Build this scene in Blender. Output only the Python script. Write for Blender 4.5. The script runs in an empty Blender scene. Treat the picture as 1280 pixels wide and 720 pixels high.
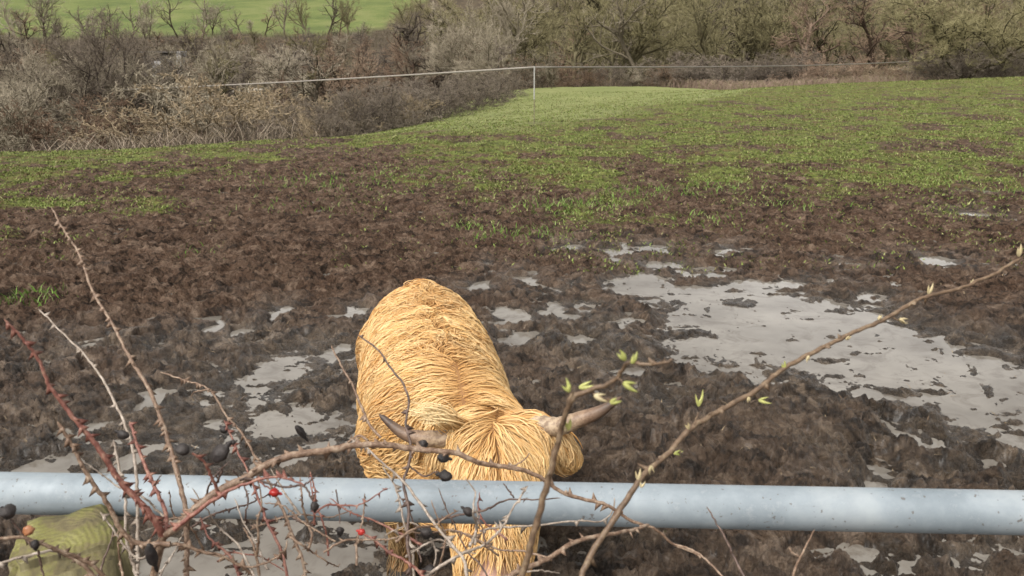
import bpy, bmesh, math, random
import numpy as np
from mathutils import Vector, Matrix, noise as mnoise
from mathutils.bvhtree import BVHTree

random.seed(4); rng = np.random.default_rng(11)
C = bpy.context.scene.collection
SC = bpy.context.scene
CAM_H, PITCH, FPX = 1.75, math.radians(15.0), 1108.5
cP, sP = math.cos(PITCH), math.sin(PITCH)

# ---------------------------------------------------------------- placement helpers (survey of the place)
def ray(px, row):
    X = (px-640)/FPX; Y = (360-row)/FPX
    return X, cP+Y*sP, -sP+Y*cP
def slope(row):
    _, dy, dz = ray(640, row); return dz/dy
def at(px, row, y):                       # point at distance y
    X, dy, dz = ray(px, row); t = y/dy
    return np.array((X*t, y, CAM_H+dz*t))
def atd(px, row, d):                      # point at depth d
    X, dy, dz = ray(px, row)
    return np.array((X*d, dy*d, CAM_H+dz*d))
def gpt(px, row, z=0.0):
    X, dy, dz = ray(px, row); t = (z-CAM_H)/dz
    return X*t, dy*t

# ---------------------------------------------------------------- noise
def _h(ix, iy, s):
    n = (ix.astype(np.int64)*374761393 + iy.astype(np.int64)*668265263 + s*1442695041) & 0xFFFFFFFF
    n = ((n ^ (n >> 13))*1274126177) & 0xFFFFFFFF
    n = ((n ^ (n >> 15))*2246822519) & 0xFFFFFFFF
    return ((n ^ (n >> 16)) & 0xFFFFFF)/float(0xFFFFFF)
def pn(x, y, s=0):
    x = np.asarray(x, float); y = np.asarray(y, float)
    ix = np.floor(x); iy = np.floor(y); fx = x-ix; fy = y-iy
    u = fx**3*(fx*(fx*6-15)+10); v = fy**3*(fy*(fy*6-15)+10)
    def g(ox, oy):
        a = _h(ix+ox, iy+oy, s)*2*np.pi
        return np.cos(a)*(fx-ox)+np.sin(a)*(fy-oy)
    a = g(0,0); b = g(1,0); c = g(0,1); d = g(1,1)
    return ((a+(b-a)*u)+((c+(d-c)*u)-(a+(b-a)*u))*v)*1.5
def fbm(x, y, s=0, o=4, gain=.5):
    r = 0; a = 1; f = 1
    for k in range(o):
        r = r+a*pn(x*f, y*f, s+k*17); a *= gain; f *= 2.03
    return r
def worley(x, y, s=0):
    ix = np.floor(x); iy = np.floor(y)
    f1 = np.full(x.shape, 9.); f2 = np.full(x.shape, 9.)
    for ox in (-1,0,1):
        for oy in (-1,0,1):
            cx = ix+ox; cy = iy+oy
            d = np.hypot(cx+_h(cx,cy,s)-x, cy+_h(cx,cy,s+7)-y)
            f2 = np.minimum(f2, np.maximum(f1, d)); f1 = np.minimum(f1, d)
    return f1, f2
def sst(a, b, x):
    t = np.clip((x-a)/(b-a), 0, 1); return t*t*(3-2*t)

# ---------------------------------------------------------------- mesh helpers
def mk(name, V, F, mat=None, parent=None, smooth=False, attrs=None):
    """V (n,3); F one array or a list of arrays of faces with equal corner counts."""
    V = np.asarray(V, np.float32)
    if not isinstance(F, list): F = [F]
    F = [np.asarray(f, np.int32) for f in F if len(f)]
    me = bpy.data.meshes.new(name)
    me.vertices.add(len(V)); me.vertices.foreach_set('co', V.ravel())
    tot = np.concatenate([np.full(len(f), f.shape[1], np.int32) for f in F])
    idx = np.concatenate([f.ravel() for f in F])
    me.loops.add(len(idx)); me.loops.foreach_set('vertex_index', idx)
    me.polygons.add(len(tot))
    st = np.zeros(len(tot), np.int32); st[1:] = np.cumsum(tot)[:-1]
    me.polygons.foreach_set('loop_start', st); me.polygons.foreach_set('loop_total', tot)
    if smooth: me.polygons.foreach_set('use_smooth', np.ones(len(tot), bool))
    me.update(calc_edges=True)
    for k, v in (attrs or {}).items():
        v = np.asarray(v, np.float32)
        if v.ndim == 1:
            a = me.attributes.new(k, 'FLOAT', 'POINT'); a.data.foreach_set('value', v)
        else:
            a = me.attributes.new(k, 'FLOAT_COLOR', 'POINT')
            if v.shape[1] == 3: v = np.concatenate([v, np.ones((len(v),1), np.float32)], 1)
            a.data.foreach_set('color', v.ravel())
    if mat: me.materials.append(mat)
    o = bpy.data.objects.new(name, me); C.objects.link(o)
    if parent: o.parent = parent
    return o
def tag(o, label=None, cat=None, group=None, kind=None):
    if label: o['label'] = label
    if cat: o['category'] = cat
    if group: o['group'] = group
    if kind: o['kind'] = kind
    return o
def thing(name, label, cat, loc=(0,0,0), group=None):
    o = bpy.data.objects.new(name, None); C.objects.link(o); o.location = loc
    o.empty_display_size = .1
    return tag(o, label, cat, group)
def keep_place(child, root):              # the child's mesh is in world space, its thing stands elsewhere
    child.parent = root; child.matrix_parent_inverse = Matrix.Translation(root.location).inverted()
    return child
def tubes(polys, sides=3, cap=False, col=None):
    """polys: list of (pts Nx3, radii N [, id]). Returns V, F, per-vertex poly index, per-vertex t."""
    by = {}
    for i, (p, r) in enumerate(polys): by.setdefault(len(p), []).append(i)
    Vs = []; Fs = []; Ids = []; Ts = []; off = 0
    an = np.arange(sides)*2*np.pi/sides
    for n, ids in by.items():
        P = np.array([polys[i][0] for i in ids], float); R = np.array([polys[i][1] for i in ids], float)
        T = np.gradient(P, axis=1); T /= np.linalg.norm(T, axis=2, keepdims=True)+1e-9
        ref = np.zeros_like(T[:, :1]); mean = T.mean(1, keepdims=True)
        k = np.argmin(np.abs(mean), axis=2)
        ref[np.arange(len(ids)), 0, k[:,0]] = 1
        A = np.cross(T, np.broadcast_to(ref, T.shape)); A /= np.linalg.norm(A, axis=2, keepdims=True)+1e-9
        B = np.cross(T, A)
        V = P[:,:,None,:]+R[:,:,None,None]*(A[:,:,None,:]*np.cos(an)[None,None,:,None]+B[:,:,None,:]*np.sin(an)[None,None,:,None])
        m = len(ids)
        base = off+(np.arange(m)*n*sides)[:,None,None]+(np.arange(n-1)*sides)[None,:,None]
        j = np.arange(sides)[None,None,:]; jn = (np.arange(sides)+1)%sides; jn = jn[None,None,:]
        q = np.stack([base+j, base+jn, base+sides+jn, base+sides+j], -1).reshape(-1,4)
        Fs.append(q)
        Vs.append(V.reshape(-1,3))
        Ids.append(np.repeat(np.array(ids), n*sides))
        Ts.append(np.broadcast_to(np.linspace(0,1,n)[None,:,None], (m,n,sides)).ravel())
        off += m*n*sides
    return np.concatenate(Vs), [np.concatenate(Fs)], np.concatenate(Ids), np.concatenate(Ts)
def smooth_line(P, n):
    """Catmull-Rom through P, n points evenly by length."""
    P = np.asarray(P, float)
    if len(P) == 2: return P[0]+(P[1]-P[0])*np.linspace(0,1,n)[:,None]
    Q = np.vstack([2*P[0]-P[1], P, 2*P[-1]-P[-2]]); out = []
    for i in range(1, len(Q)-2):
        t = np.linspace(0,1,9)[:-1,None]
        a,b,c,d = Q[i-1],Q[i],Q[i+1],Q[i+2]
        out.append(.5*(2*b+(c-a)*t+(2*a-5*b+4*c-d)*t**2+(3*b-3*c+d-a)*t**3))
    L = np.vstack(out+[P[-1:]])
    s = np.concatenate([[0], np.cumsum(np.linalg.norm(np.diff(L,axis=0),axis=1))])
    u = np.linspace(0, s[-1], n)
    return np.stack([np.interp(u, s, L[:,k]) for k in range(L.shape[1])], 1)

# ---------------------------------------------------------------- materials
class NT:
    def __init__(s, name):
        s.m = bpy.data.materials.new(name); s.m.use_nodes = True; s.t = s.m.node_tree
        s.b = s.t.nodes['Principled BSDF']
    def n(s, typ, **kw):
        nd = s.t.nodes.new(typ)
        for k, v in kw.items():
            if k.startswith('_'): nd.inputs[k[1:].replace('_',' ')].default_value = v
            else: setattr(nd, k, v)
        return nd
    def l(s, a, b): s.t.links.new(a, b)
    def obj(s): return s.n('ShaderNodeTexCoord').outputs['Object']
    def noise(s, scale, detail=5, rough=.6, vec=None, dist=0):
        nd = s.n('ShaderNodeTexNoise'); nd.inputs['Scale'].default_value = scale
        nd.inputs['Detail'].default_value = detail; nd.inputs['Roughness'].default_value = rough
        nd.inputs['Distortion'].default_value = dist
        if vec is not None: s.l(vec, nd.inputs['Vector'])
        return nd.outputs['Fac']
    def ramp(s, fac, stops):
        r = s.n('ShaderNodeValToRGB'); e = r.color_ramp.elements
        while len(e) < len(stops): e.new(.5)
        for el, (p, c) in zip(e, stops):
            el.position = p; el.color = (c,c,c,1) if not hasattr(c,'__len__') else (*c,1)
        s.l(fac, r.inputs['Fac']); return r.outputs['Color']
    def mix(s, fac, a, b, mode='MIX'):
        nd = s.n('ShaderNodeMix', data_type='RGBA', blend_type=mode)
        for i, v in ((0,fac),(6,a),(7,b)):
            if isinstance(v, (int,float)): nd.inputs[i].default_value = v
            elif isinstance(v, tuple): nd.inputs[i].default_value = (*v,1)
            else: s.l(v, nd.inputs[i])
        return nd.outputs[2]
    def math(s, op, a, b=None):
        nd = s.n('ShaderNodeMath', operation=op)
        for i, v in ((0,a),(1,b)):
            if v is None: continue
            if isinstance(v, (int,float)): nd.inputs[i].default_value = v
            else: s.l(v, nd.inputs[i])
        return nd.outputs[0]
    def attr(s, name, out='Fac'): return s.n('ShaderNodeAttribute', attribute_name=name).outputs[out]
    def bump(s, h, strength=.5, dist=.01):
        b = s.n('ShaderNodeBump'); b.inputs['Strength'].default_value = strength
        b.inputs['Distance'].default_value = dist; s.l(h, b.inputs['Height'])
        s.l(b.outputs['Normal'], s.b.inputs['Normal']); return b
    def set(s, **kw):
        for k, v in kw.items():
            i = s.b.inputs[k.replace('_',' ')]
            if isinstance(v, bpy.types.NodeSocket): s.l(v, i)
            elif isinstance(v, tuple): i.default_value = (*v,1) if len(v)==3 else v
            else: i.default_value = v
        return s
def simple(name, colA, colB, scale=20, rough=.7, bump=0, bd=.002, **kw):
    m = NT(name); o = m.obj(); f = m.noise(scale, 6, .65, o)
    m.set(Base_Color=m.ramp(f, [(.35,colA),(.65,colB)]), Roughness=rough, **kw)
    if bump: m.bump(f, bump, bd)
    return m.m

# ---------------------------------------------------------------- terrain
COLS = [-.95,-.577,-.289,-.19,-.1,0.,.15,.289,.577,.95]
PROF = [
 [(9,.0),(14,-.1),(18,-.45),(25,-1.8),(35,-3.8),(60,-6.8),(90,-7.2),(130,-2.5),(200,6.2),(420,36)],
 [(9,.0),(14,-.05),(18,-.24),(25,-1.5),(35,-3.4),(60,-6.3),(90,-6.6),(130,-2.5),(200,6.0),(420,36)],
 [(9,0),(14,-.03),(20,-.22),(25,-.75),(32,-1.8),(45,-3.3),(70,-4.6),(95,-4.6),(130,-1.8),(200,6.0),(420,36)],
 [(9,0),(14,-.03),(20,-.16),(25,-.65),(32,-1.4),(45,-2.7),(70,-4.2),(95,-4.2),(130,-1.5),(200,6.0),(420,36)],
 [(9,0),(14,-.03),(21,-.10),(27,-.45),(34,-.92),(43,-1.3),(60,-2.1),(80,-3.4),(100,-3.5),(130,-1),(200,6.5),(420,38)],
 [(9,0),(14,-.03),(22,-.07),(27,-.36),(34,-.72),(45,-1.03),(60,-1.07),(75,-1.15),(90,-2.3),(105,-2.6),(130,-.3),(200,7),(420,40)],
 [(9,0),(14,-.02),(25,-.09),(33,-.18),(42,-.6),(52,-.85),(65,-.92),(78,-1.15),(90,-2.2),(105,-2.4),(130,.2),(200,7.5),(420,41)],
 [(9,0),(14,0),(25,-.10),(35,-.1),(45,-.02),(52,-.22),(60,-.75),(80,-1.9),(105,-2.3),(130,.4),(200,8),(420,42)],
 [(9,0),(15,.03),(30,.16),(42,.34),(50,.38),(58,.15),(66,-.4),(80,-1.5),(105,-2),(130,1),(200,9),(420,44)],
 [(9,0),(15,.05),(30,.3),(42,.55),(50,.6),(58,.35),(66,-.2),(80,-1.3),(105,-1.8),(130,1.4),(200,10),(420,46)]]
NL = 500; LY = np.linspace(math.log(6), math.log(900), NL); XS = np.linspace(-.95,.95,191)
_c = np.zeros((len(COLS), NL))
for i, p in enumerate(PROF):
    ys = np.log([2]+[a for a,_ in p]+[900]); zs = [0]+[b for _,b in p]+[p[-1][1]+40]
    v = np.interp(LY, ys, zs); k = np.hanning(19); k /= k.sum()
    _c[i] = np.convolve(np.pad(v, 9, 'edge'), k, 'valid')
TAB = np.stack([np.interp(XS, COLS, _c[:,j]) for j in range(NL)], 1)
k = np.hanning(17); k /= k.sum()
TAB = np.stack([np.convolve(np.pad(TAB[:,j], 8, 'edge'), k, 'valid') for j in range(NL)], 1)
def base_z(x, y):
    x = np.asarray(x, float); y = np.asarray(y, float)
    yy = np.clip(y, 6.01, 890)
    a = np.clip((x/yy+.95)/1.9*190, 0, 189.999); b = np.clip((np.log(yy)-LY[0])/(LY[-1]-LY[0])*(NL-1), 0, NL-1.001)
    i = a.astype(int); j = b.astype(int); fa = a-i; fb = b-j
    z = (TAB[i,j]*(1-fa)+TAB[i+1,j]*fa)*(1-fb)+(TAB[i,j+1]*(1-fa)+TAB[i+1,j+1]*fa)*fb
    return np.where(y < 6.01, 0, z)

# puddles: (px, row, half width, half height, depth weight) surveyed on the flat mud
PUD = [(935,385,95,26,1),(880,366,55,9,.9),(1040,425,140,34,1),(1165,470,120,36,1),(1250,515,80,38,1),(905,430,80,16,.85),
 (1000,398,110,26,1),(1270,470,60,30,1),(835,455,60,9,.7),(845,500,45,10,.75),(930,465,40,12,.8),
 (380,450,45,20,.72),(325,480,55,22,.62),(300,545,150,34,.62),(70,590,95,14,.8),(370,690,140,42,1),(250,700,60,30,.95),(195,498,36,8,1),(20,590,60,16,.7),
 (640,393,15,5,1),(690,385,22,7,1),(803,350,30,9,1),(740,381,16,4,.95),(655,346,15,3.5,1),(603,356,11,3.5,1),(715,307,13,3,1),(766,312,13,3,1),
 (812,309,16,3.5,1),(825,331,22,4,1),(912,312,14,3,1),(1170,325,20,4,1),(790,358,26,6,1),(446,388,13,4,1),(350,386,10,4,1),(270,406,11,4,1),
 (112,430,10,4,1),(60,455,9,3.5,1),(300,420,20,5,.9),(1215,267,14,2,1),(1240,600,45,15,.9),(1160,553,38,13,1),(1090,590,20,10,1),(1232,706,45,14,1),
 (740,427,22,9,.9),(660,350,12,3,1),(950,355,40,6,.8),(830,380,40,6,.8),(720,395,18,4,.9),(415,463,16,5,1),(420,440,24,7,.9),(1090,370,36,5,.8),(1010,352,22,3,.8),
 (1130,690,30,9,.8),(760,690,40,12,.8),(560,405,14,4,.8),(660,420,12,5,.8),(770,400,20,4,.8),(1240,240,30,2,.8),(690,365,20,3,.8),(1060,330,14,2.5,.8),(870,340,20,3,.8)]
_r = random.Random(9)
for _i in range(26):
    _l = _i < 11
    PUD.append((_r.uniform(190,440) if _l else _r.uniform(590,900), _r.uniform(385,500) if _l else _r.uniform(300,440), _r.uniform(3,8), _r.uniform(1.5,3), _r.uniform(.75,.95)))
MOUND = [(960,530,150,50,.06),(1225,392,80,22,.06),(1190,575,70,30,.03),(780,440,60,18,.03),(900,640,200,50,.03),(760,560,80,50,.03),(850,395,60,12,.02)]
def blob(x, y, px, row, hx, hy, wx, wy):
    cx, cy = gpt(px, row); _, y0 = gpt(px, row+hy); _, y1 = gpt(px, row-hy)
    rx = hx*math.hypot(cy, CAM_H)/FPX*(1.0 if hx < 28 else 1); ry = (y1-y0)/2*(1.3 if hx < 28 else 1)
    return ((x+wx-cx)/rx)**2+((y+wy-cy)/ry)**2
def mud_fields(x, y):
    """height offset, puddle mask, wetness (all real surface properties)"""
    w1 = fbm(x*3.1, y*3.1, 3, 4); w2 = fbm(x*3.1+40, y*3.1, 5, 4)
    M = np.zeros_like(x); W = np.zeros_like(x)
    for p in PUD:
        k = .10*min(1, p[2]/30)
        q = blob(x, y, *p[:4], w1*k*1.6, w2*k*2.4)
        M = np.maximum(M, p[4]*np.clip(1.30-q*.52, 0, 1)); W = np.maximum(W, np.exp(-q*(.33 if p[2] > 28 else .10))*(1 if p[2] > 28 else .8))
    H = np.zeros_like(x)
    for p in MOUND: H += p[4]*np.exp(-blob(x, y, *p[:4], w1*.1, w2*.1))
    return H, M, W
def grass_mask(x, y):
    X = x/np.maximum(y, .5)
    thr = np.interp(X, [-.9,-.577,-.42,-.3,-.17,-.1,0,.12,.3,.45,.577,.9], [10.2,10.6,12.2,16.5,17.5,14,12.2,11.4,12.2,12.4,12.8,13])
    n = fbm(x*.55+9, y*.45, 21, 4)*4.2+fbm(x*2.2, y*1.6, 31, 3)*2.2
    wid = np.interp(X, [-.6,-.3,0,.6], [2.6,4,4.5,4])
    g = sst(-1, 1, (y+n*np.clip(y/12,.6,2)-thr)/wid)
    return np.clip(g*(1-.7*sst(.0,.55,fbm(x*.8,y*.45,44,5))*sst(60,30,y)), 0, 1)
def ground_h(x, y):
    """full height of the ground sheet and masks"""
    bz = base_z(x, y)
    g = grass_mask(x, y)
    near = sst(60, 14, y)
    wx = fbm(x*2.3, y*2.3, 61, 3)*.12; wy = fbm(x*2.3+7, y*2.3, 62, 3)*.12
    f1, f2 = worley((x+wx)*12.5, (y+wy)*11, 71)
    e1, e2 = worley((x+wy*.6)*21+3, (y-wx*.6)*19, 74)
    rd = lambda t: 1-(1-np.clip(t, 0, 1))**2.4
    q1, q2 = worley((x+wx*.5)*34+5, (y+wy*.5)*30, 78)
    ux = x+wx+.05*fbm(x*7,y*7,63,3); uy = y+wy+.05*fbm(x*7+3,y*7,64,3)
    rg = lambda k, s: 1-sst(0, .42, np.abs(pn(ux*k*.85, uy*k, s)))
    clod = .46*rg(4.6, 201)+.38*rg(9.5, 207)+.24*rg(20, 211)+.12*rg(40, 219)*sst(7,4,y)+.45*fbm(ux*3.2, uy*3.2, 81, 5, .55)+.22*rd((f2-f1)*1.5)
    low = fbm(x*1.1, y*1.1, 91, 3)
    H, M, W = mud_fields(x, y)
    # hoof prints
    p1, p2 = worley((x+wx)*3.6, (y+wy)*3.4, 97)
    hoof = sst(.33, .12, p1)
    amp = np.interp(y,[3,6,9,14],[.064,.060,.054,.048])*(1-.45*W)*(1-.55*g)
    h = amp*(clod-.52)+.022*low-.048*hoof*(1-g*.8)
    h = h*near+H+.028*(1-W)
    isl = np.clip(fbm((x+wx)*4, (y+wy)*8, 93, 5)*1.3+.12, 0, 1)
    h = h*(1-(.90-.45*isl)*M)-.030*M+.012*isl*M
    fine = .006*fbm(x*38, y*38, 101, 2)*sst(9,4,y)
    far = sst(30, 60, y)
    h = h*(1-far)+far*.05*fbm(x*.3, y*.3, 111, 3)
    return bz+h+fine, g, M, W, np.clip(.35+clod*.55+low*.3, 0, 1)
def gz(x, y):
    return float(base_z(np.array([x]), np.array([y]))[0])
def gz_full(x, y):
    return float(ground_h(np.array([float(x)]), np.array([float(y)]))[0][0])

mud = NT('muddy_field')
P = mud.n('ShaderNodeNewGeometry').outputs['Position']
n1 = mud.noise(3.2, 7, .65, P); n2 = mud.noise(45, 5, .7, P); n3 = mud.noise(.9, 5, .6, P); n4 = mud.noise(14, 6, .7, P, .6)
dry = mud.ramp(n1, [(.3,(.075,.044,.030)),(.5,(.118,.074,.050)),(.72,(.165,.114,.082))])
n5 = mud.noise(17, 7, .78, P, 1.2)
n6 = mud.noise(5.6, 7, .70, P, 1.3)  # noise for shaded pits and lit clod tops painted into the mud colour
dry = mud.mix(mud.ramp(n6, [(.40,.92),(.49,0.)]), dry, (.026,.018,.013))
dry = mud.mix(mud.ramp(n6, [(.53,0.),(.64,.75)]), dry, (.27,.195,.142))
dry = mud.mix(mud.ramp(n5, [(.36,.85),(.47,0.)]), dry, (.022,.016,.012))
dry = mud.mix(mud.ramp(n5, [(.54,0.),(.72,.6)]), dry, (.25,.18,.13))
wetc = mud.ramp(n6, [(.39,(.021,.015,.010)),(.50,(.082,.061,.041)),(.64,(.23,.178,.128))])
mcol = mud.mix(mud.math('MULTIPLY', mud.attr('wet'), .9), dry, wetc)
grc = mud.ramp(mud.noise(9, 7, .78, P), [(.36,(.05,.045,.018)),(.46,(.118,.138,.036)),(.56,(.18,.215,.055)),(.7,(.26,.285,.09))])
grc = mud.mix(mud.ramp(mud.noise(3.1, 6, .75, P), [(.41,.85),(.49,0.)]), grc, (.045,.040,.015))  # shade between tussocks painted into the grass colour as dark patches
grc = mud.mix(mud.ramp(mud.noise(3.3, 6, .75, P, .4), [(.53,0.),(.63,.75)]), grc, (.24,.255,.075))
grc = mud.mix(mud.ramp(mud.noise(1.1, 6, .75, P), [(.50,0.),(.60,.85)]), grc, (.14,.085,.048))
farg = mud.ramp(mud.noise(.22, 5, .6, P), [(.3,(.185,.21,.075)),(.7,(.27,.285,.115))])
farg = mud.mix(mud.ramp(mud.noise(2.5,5,.7,P),[(.35,0.),(.75,.4)]), farg, (.21,.235,.10))
wood = mud.ramp(mud.noise(.35, 7, .72, P), [(.3,(.04,.03,.02)),(.5,(.075,.058,.037)),(.7,(.13,.10,.065)),(.85,(.10,.105,.045))])
mcol = mud.mix(mud.math('MULTIPLY', mud.attr('edge'), mud.ramp(mud.noise(8,5,.7,P), [(.35,.75),(.65,.2)])), mcol, (.040,.032,.024))
gfac = mud.math('ADD', mud.math('MULTIPLY', mud.attr('grass'), 1.0), mud.math('MULTIPLY', mud.math('SUBTRACT', mud.noise(10, 6, .75, P), .5), 2.2))
c = mud.mix(mud.ramp(gfac, [(.38,0.),(.72,1.)]), mcol, grc)
c = mud.mix(mud.attr('sward'), c, farg)
c = mud.mix(mud.attr('litter'), c, wood)
hillc = mud.ramp(mud.noise(.09, 7, .7, P), [(.36,(.085,.112,.036)),(.5,(.13,.158,.05)),(.64,(.17,.185,.07))])
c = mud.mix(mud.attr('hill'), c, hillc)
rgh = mud.math('SUBTRACT', .72, mud.math('MULTIPLY', mud.attr('wet'), .44))
rgh = mud.math('ADD', rgh, mud.math('MULTIPLY', mud.math('SUBTRACT', n2, .5), .35))
mud.set(Base_Color=c, Roughness=rgh); mud.l(mud.math('ADD', mud.math('MULTIPLY', mud.attr('wet'), .5), .08), mud.b.inputs['Specular IOR Level'])
mud.l(mud.math('MULTIPLY', mud.attr('wet'), mud.ramp(mud.noise(6,6,.7,P), [(.45,0.),(.62,.38)])), mud.b.inputs['Coat Weight']); mud.b.inputs['Coat Roughness'].default_value = .32
hb = mud.math('ADD', mud.math('MULTIPLY', n5, 1.0), mud.math('MULTIPLY', n2, .8))
mud.bump(mud.math('ADD', hb, mud.math('MULTIPLY', mud.noise(9, 5, .65, P, 1.5), 1.6)), 1., .04)

# one sheet: rings about the gate, dense ahead, reaching the horizon all round
ang = np.concatenate([np.linspace(-46,46,1050), np.linspace(46,314,90)[1:-1]])
ang = np.radians(ang)
rr = np.concatenate([np.linspace(.15,2.2,14)[:-1], np.exp(np.linspace(math.log(2.2),math.log(16),560)), np.exp(np.linspace(math.log(16),math.log(120),230))[1:], np.exp(np.linspace(math.log(120),math.log(2500),70))[1:]])
A, R = np.meshgrid(ang, rr); X = (np.sin(A)*R).ravel(); Y = (np.cos(A)*R).ravel()
Z, G_, M_, W_, K_ = ground_h(X, Y)
Z = np.where(Y < 0, .03*pn(X*.8, Y*.8, 5), Z)
far_back = sst(30, 400, np.hypot(X,Y))*(Y < 20); Z += -6*far_back*(Y<20)
Xr = X/np.maximum(Y,1)
brow = np.interp(Xr, [-.95,-.577,-.289,-.19,-.1,0,.15,.289,.577,.95], [24,25,28,31,42,78,80,62,64,66])
n = fbm(X*.2, Y*.2, 7, 3)*3
litter = sst(-2, 3, Y+n*.7-brow)*(Y>0)
sward = sst(-3, 3, Y+n*1.2-np.interp(Xr, [-.2,-.1,0,.15,.25,.3], [21,21,22.5,31,42,60]))*sst(-.21,-.16,Xr)*sst(.32,.25,Xr)
hill = sst(-4, 4, Y+n*2-np.interp(Xr, [-.95,-.4,-.15,-.1,0], [182,185,190,235,330]))*sst(.0,-.08,Xr)*(Y>0)
nq = len(ang); ri = np.arange(len(rr)-1)[:,None]*nq; ci = np.arange(nq)[None,:]; cn = (np.arange(nq)+1)%nq; cn = cn[None,:]
F = np.stack([ri+ci, ri+nq+ci, ri+nq+cn, ri+cn], -1).reshape(-1,4)[:, ::-1]
edge = np.clip(M_*1.6, 0, 1)
wet = np.clip(W_*.75+M_*.5+.55*sst(6.8, 4.2, Y+fbm(X*.9,Y*.9,151,3)*1.5), 0, 1)*(1-G_)
ground = mk('ground', np.stack([X,Y,Z],1), F, mud.m, smooth=True, attrs={'grass':G_,'wet':wet,'edge':edge,'sward':sward,'litter':litter,'hill':hill})
tag(ground, 'churned brown mud field turning to grass and falling away to a wooded valley', kind='structure')

# standing water: one gently sloping sheet; the mud stands through it
wat = NT('muddy_water'); P = wat.n('ShaderNodeNewGeometry').outputs['Position']
wn = wat.noise(1.6, 5, .6, P)
wat.set(Base_Color=wat.mix(wat.ramp(wat.noise(5.5,7,.72,P,1.0), [(.50,0.),(.66,.75)]), wat.ramp(wn, [(.3,(.12,.108,.092)),(.7,(.235,.218,.19))]), (.085,.07,.055)), Roughness=wat.ramp(wat.noise(5,4,.6,P), [(.45,.01),(.8,.09)]), IOR=1.33)
wat.bump(wat.noise(7, 3, .5, P), .10, .01)
gx = np.linspace(-9,12,64); gy = np.linspace(1.2,15.5,50); AX, AY = np.meshgrid(gx, gy)
WZ = base_z(AX.ravel(), AY.ravel())-.0165
i = (np.arange(49)[:,None]*64+np.arange(63)[None,:]).ravel()
tag(mk('puddle_water', np.stack([AX.ravel(),AY.ravel(),WZ],1), np.stack([i,i+1,i+65,i+64],1), wat.m, smooth=True), 'pale grey puddles standing in the churned mud', kind='structure')

# ---------------------------------------------------------------- grass (stuff) 
def blades(x, y, hgt, wid, lean, pal, name, label, mat, zoff=0):
    n = len(x); z = ground_h(x, y)[0]+zoff-.005
    a = rng.uniform(0, 2*np.pi, n); la = rng.uniform(0, 2*np.pi, n)
    ux = np.cos(a)*wid; uy = np.sin(a)*wid
    lx = np.cos(la)*lean; ly = np.sin(la)*lean
    b = np.stack([x,y,z],1)
    V = np.stack([b-np.stack([ux,uy,0*x],1), b+np.stack([ux,uy,0*x],1),
      b+np.stack([lx*.35+ux*.75,ly*.35+uy*.75,hgt*.6],1), b+np.stack([lx*.35-ux*.75,ly*.35-uy*.75,hgt*.6],1),
      b+np.stack([lx,ly,hgt],1)],1).reshape(-1,3)
    k = np.arange(n)[:,None]*5
    col = np.repeat(pal, 5, 0)
    o = mk(name, V, [k+np.array([[0,1,2,3]]), k+np.array([[3,2,4]])], mat, attrs={'Col':col})
    return tag(o, label, kind='stuff')
gm = NT('grass_blade'); gm.set(Base_Color=gm.attr('Col','Color'), Roughness=.7); gm.b.inputs['Specular IOR Level'].default_value = .12
def pick(pal, n, jit=.2):
    pal = np.array(pal); c = pal[rng.integers(0,len(pal),n)]
    return c*rng.uniform(1-jit,1+jit,(n,1))
GREENS = [(.105,.135,.036),(.135,.17,.045),(.165,.205,.055),(.195,.225,.075),(.17,.15,.065),(.24,.24,.11),(.06,.06,.022),(.145,.195,.05)]
N = 560000
yy = np.exp(rng.uniform(math.log(7), math.log(62), N)); xx = rng.uniform(-.68,.68,N)*yy
g = grass_mask(xx, yy); g = np.maximum(g, .30*grass_mask(xx, yy+2.2)+.10*grass_mask(xx, yy+5)); keep = rng.random(N) < np.clip(g*1.15-.01,0,1)*np.interp(yy/1.0,[7,30,62],[1,.8,.6])
cl = fbm(xx*2.2, yy*1.5, 131, 4)+.5*fbm(xx*.5, yy*.35, 137, 3)
keep &= (cl > -.02)|(rng.random(N) < .12)
xx = xx[keep]; yy = yy[keep]; n = len(xx)
hg = rng.uniform(.010,.034,n)*np.interp(yy,[7,25,60],[1.,1.3,1.9]); wd = rng.uniform(.004,.009,n)*np.interp(yy,[7,20,60],[1,1.7,3.0])
pal = pick(GREENS, n)
blades(xx, yy, hg, wd, hg*1.0, pal, 'grass', 'short trodden grass growing in patches over the muddy field', gm.m)
# fresh tufts in the churned mud
tx = []; ty = []
for (px, row, r, k) in [(40,378,.10,90),(700,262,.35,200),(730,258,.3,140),(810,243,.3,140),(890,238,.35,160),(650,297,.2,110),(1250,232,.7,300),(580,288,.08,40),(240,322,.12,20),(380,262,.3,60),(460,225,.7,240),(430,232,.6,200),(1000,262,.2,60),(880,280,.2,50)]:
    cx, cy = gpt(px, row); k = int(k*1.3)
    tx.append(cx+rng.normal(0,r,k)*1.2); ty.append(cy+rng.normal(0,r,k))
tx = np.concatenate(tx); ty = np.concatenate(ty); n = len(tx); hg = rng.uniform(.03,.085,n)
blades(tx, ty, hg, rng.uniform(.003,.006,n), hg*.8, pick([(.10,.19,.03),(.14,.23,.05),(.19,.24,.09)], n), 'grass_tufts', 'scattered bright green grass tufts left standing in the churned mud', gm.m)
# dead straw trodden into the mud
N = 5000; yy = np.exp(rng.uniform(math.log(3), math.log(14), N)); xx = rng.uniform(-.66,.66,N)*yy
hg = rng.uniform(.004,.02,N)
blades(xx, yy, hg, rng.uniform(.002,.004,N), rng.uniform(.02,.06,N), pick([(.22,.17,.11),(.13,.09,.06),(.06,.045,.035)], N), 'straw', 'bits of dead straw and stalk trodden into the mud', gm.m)

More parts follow.
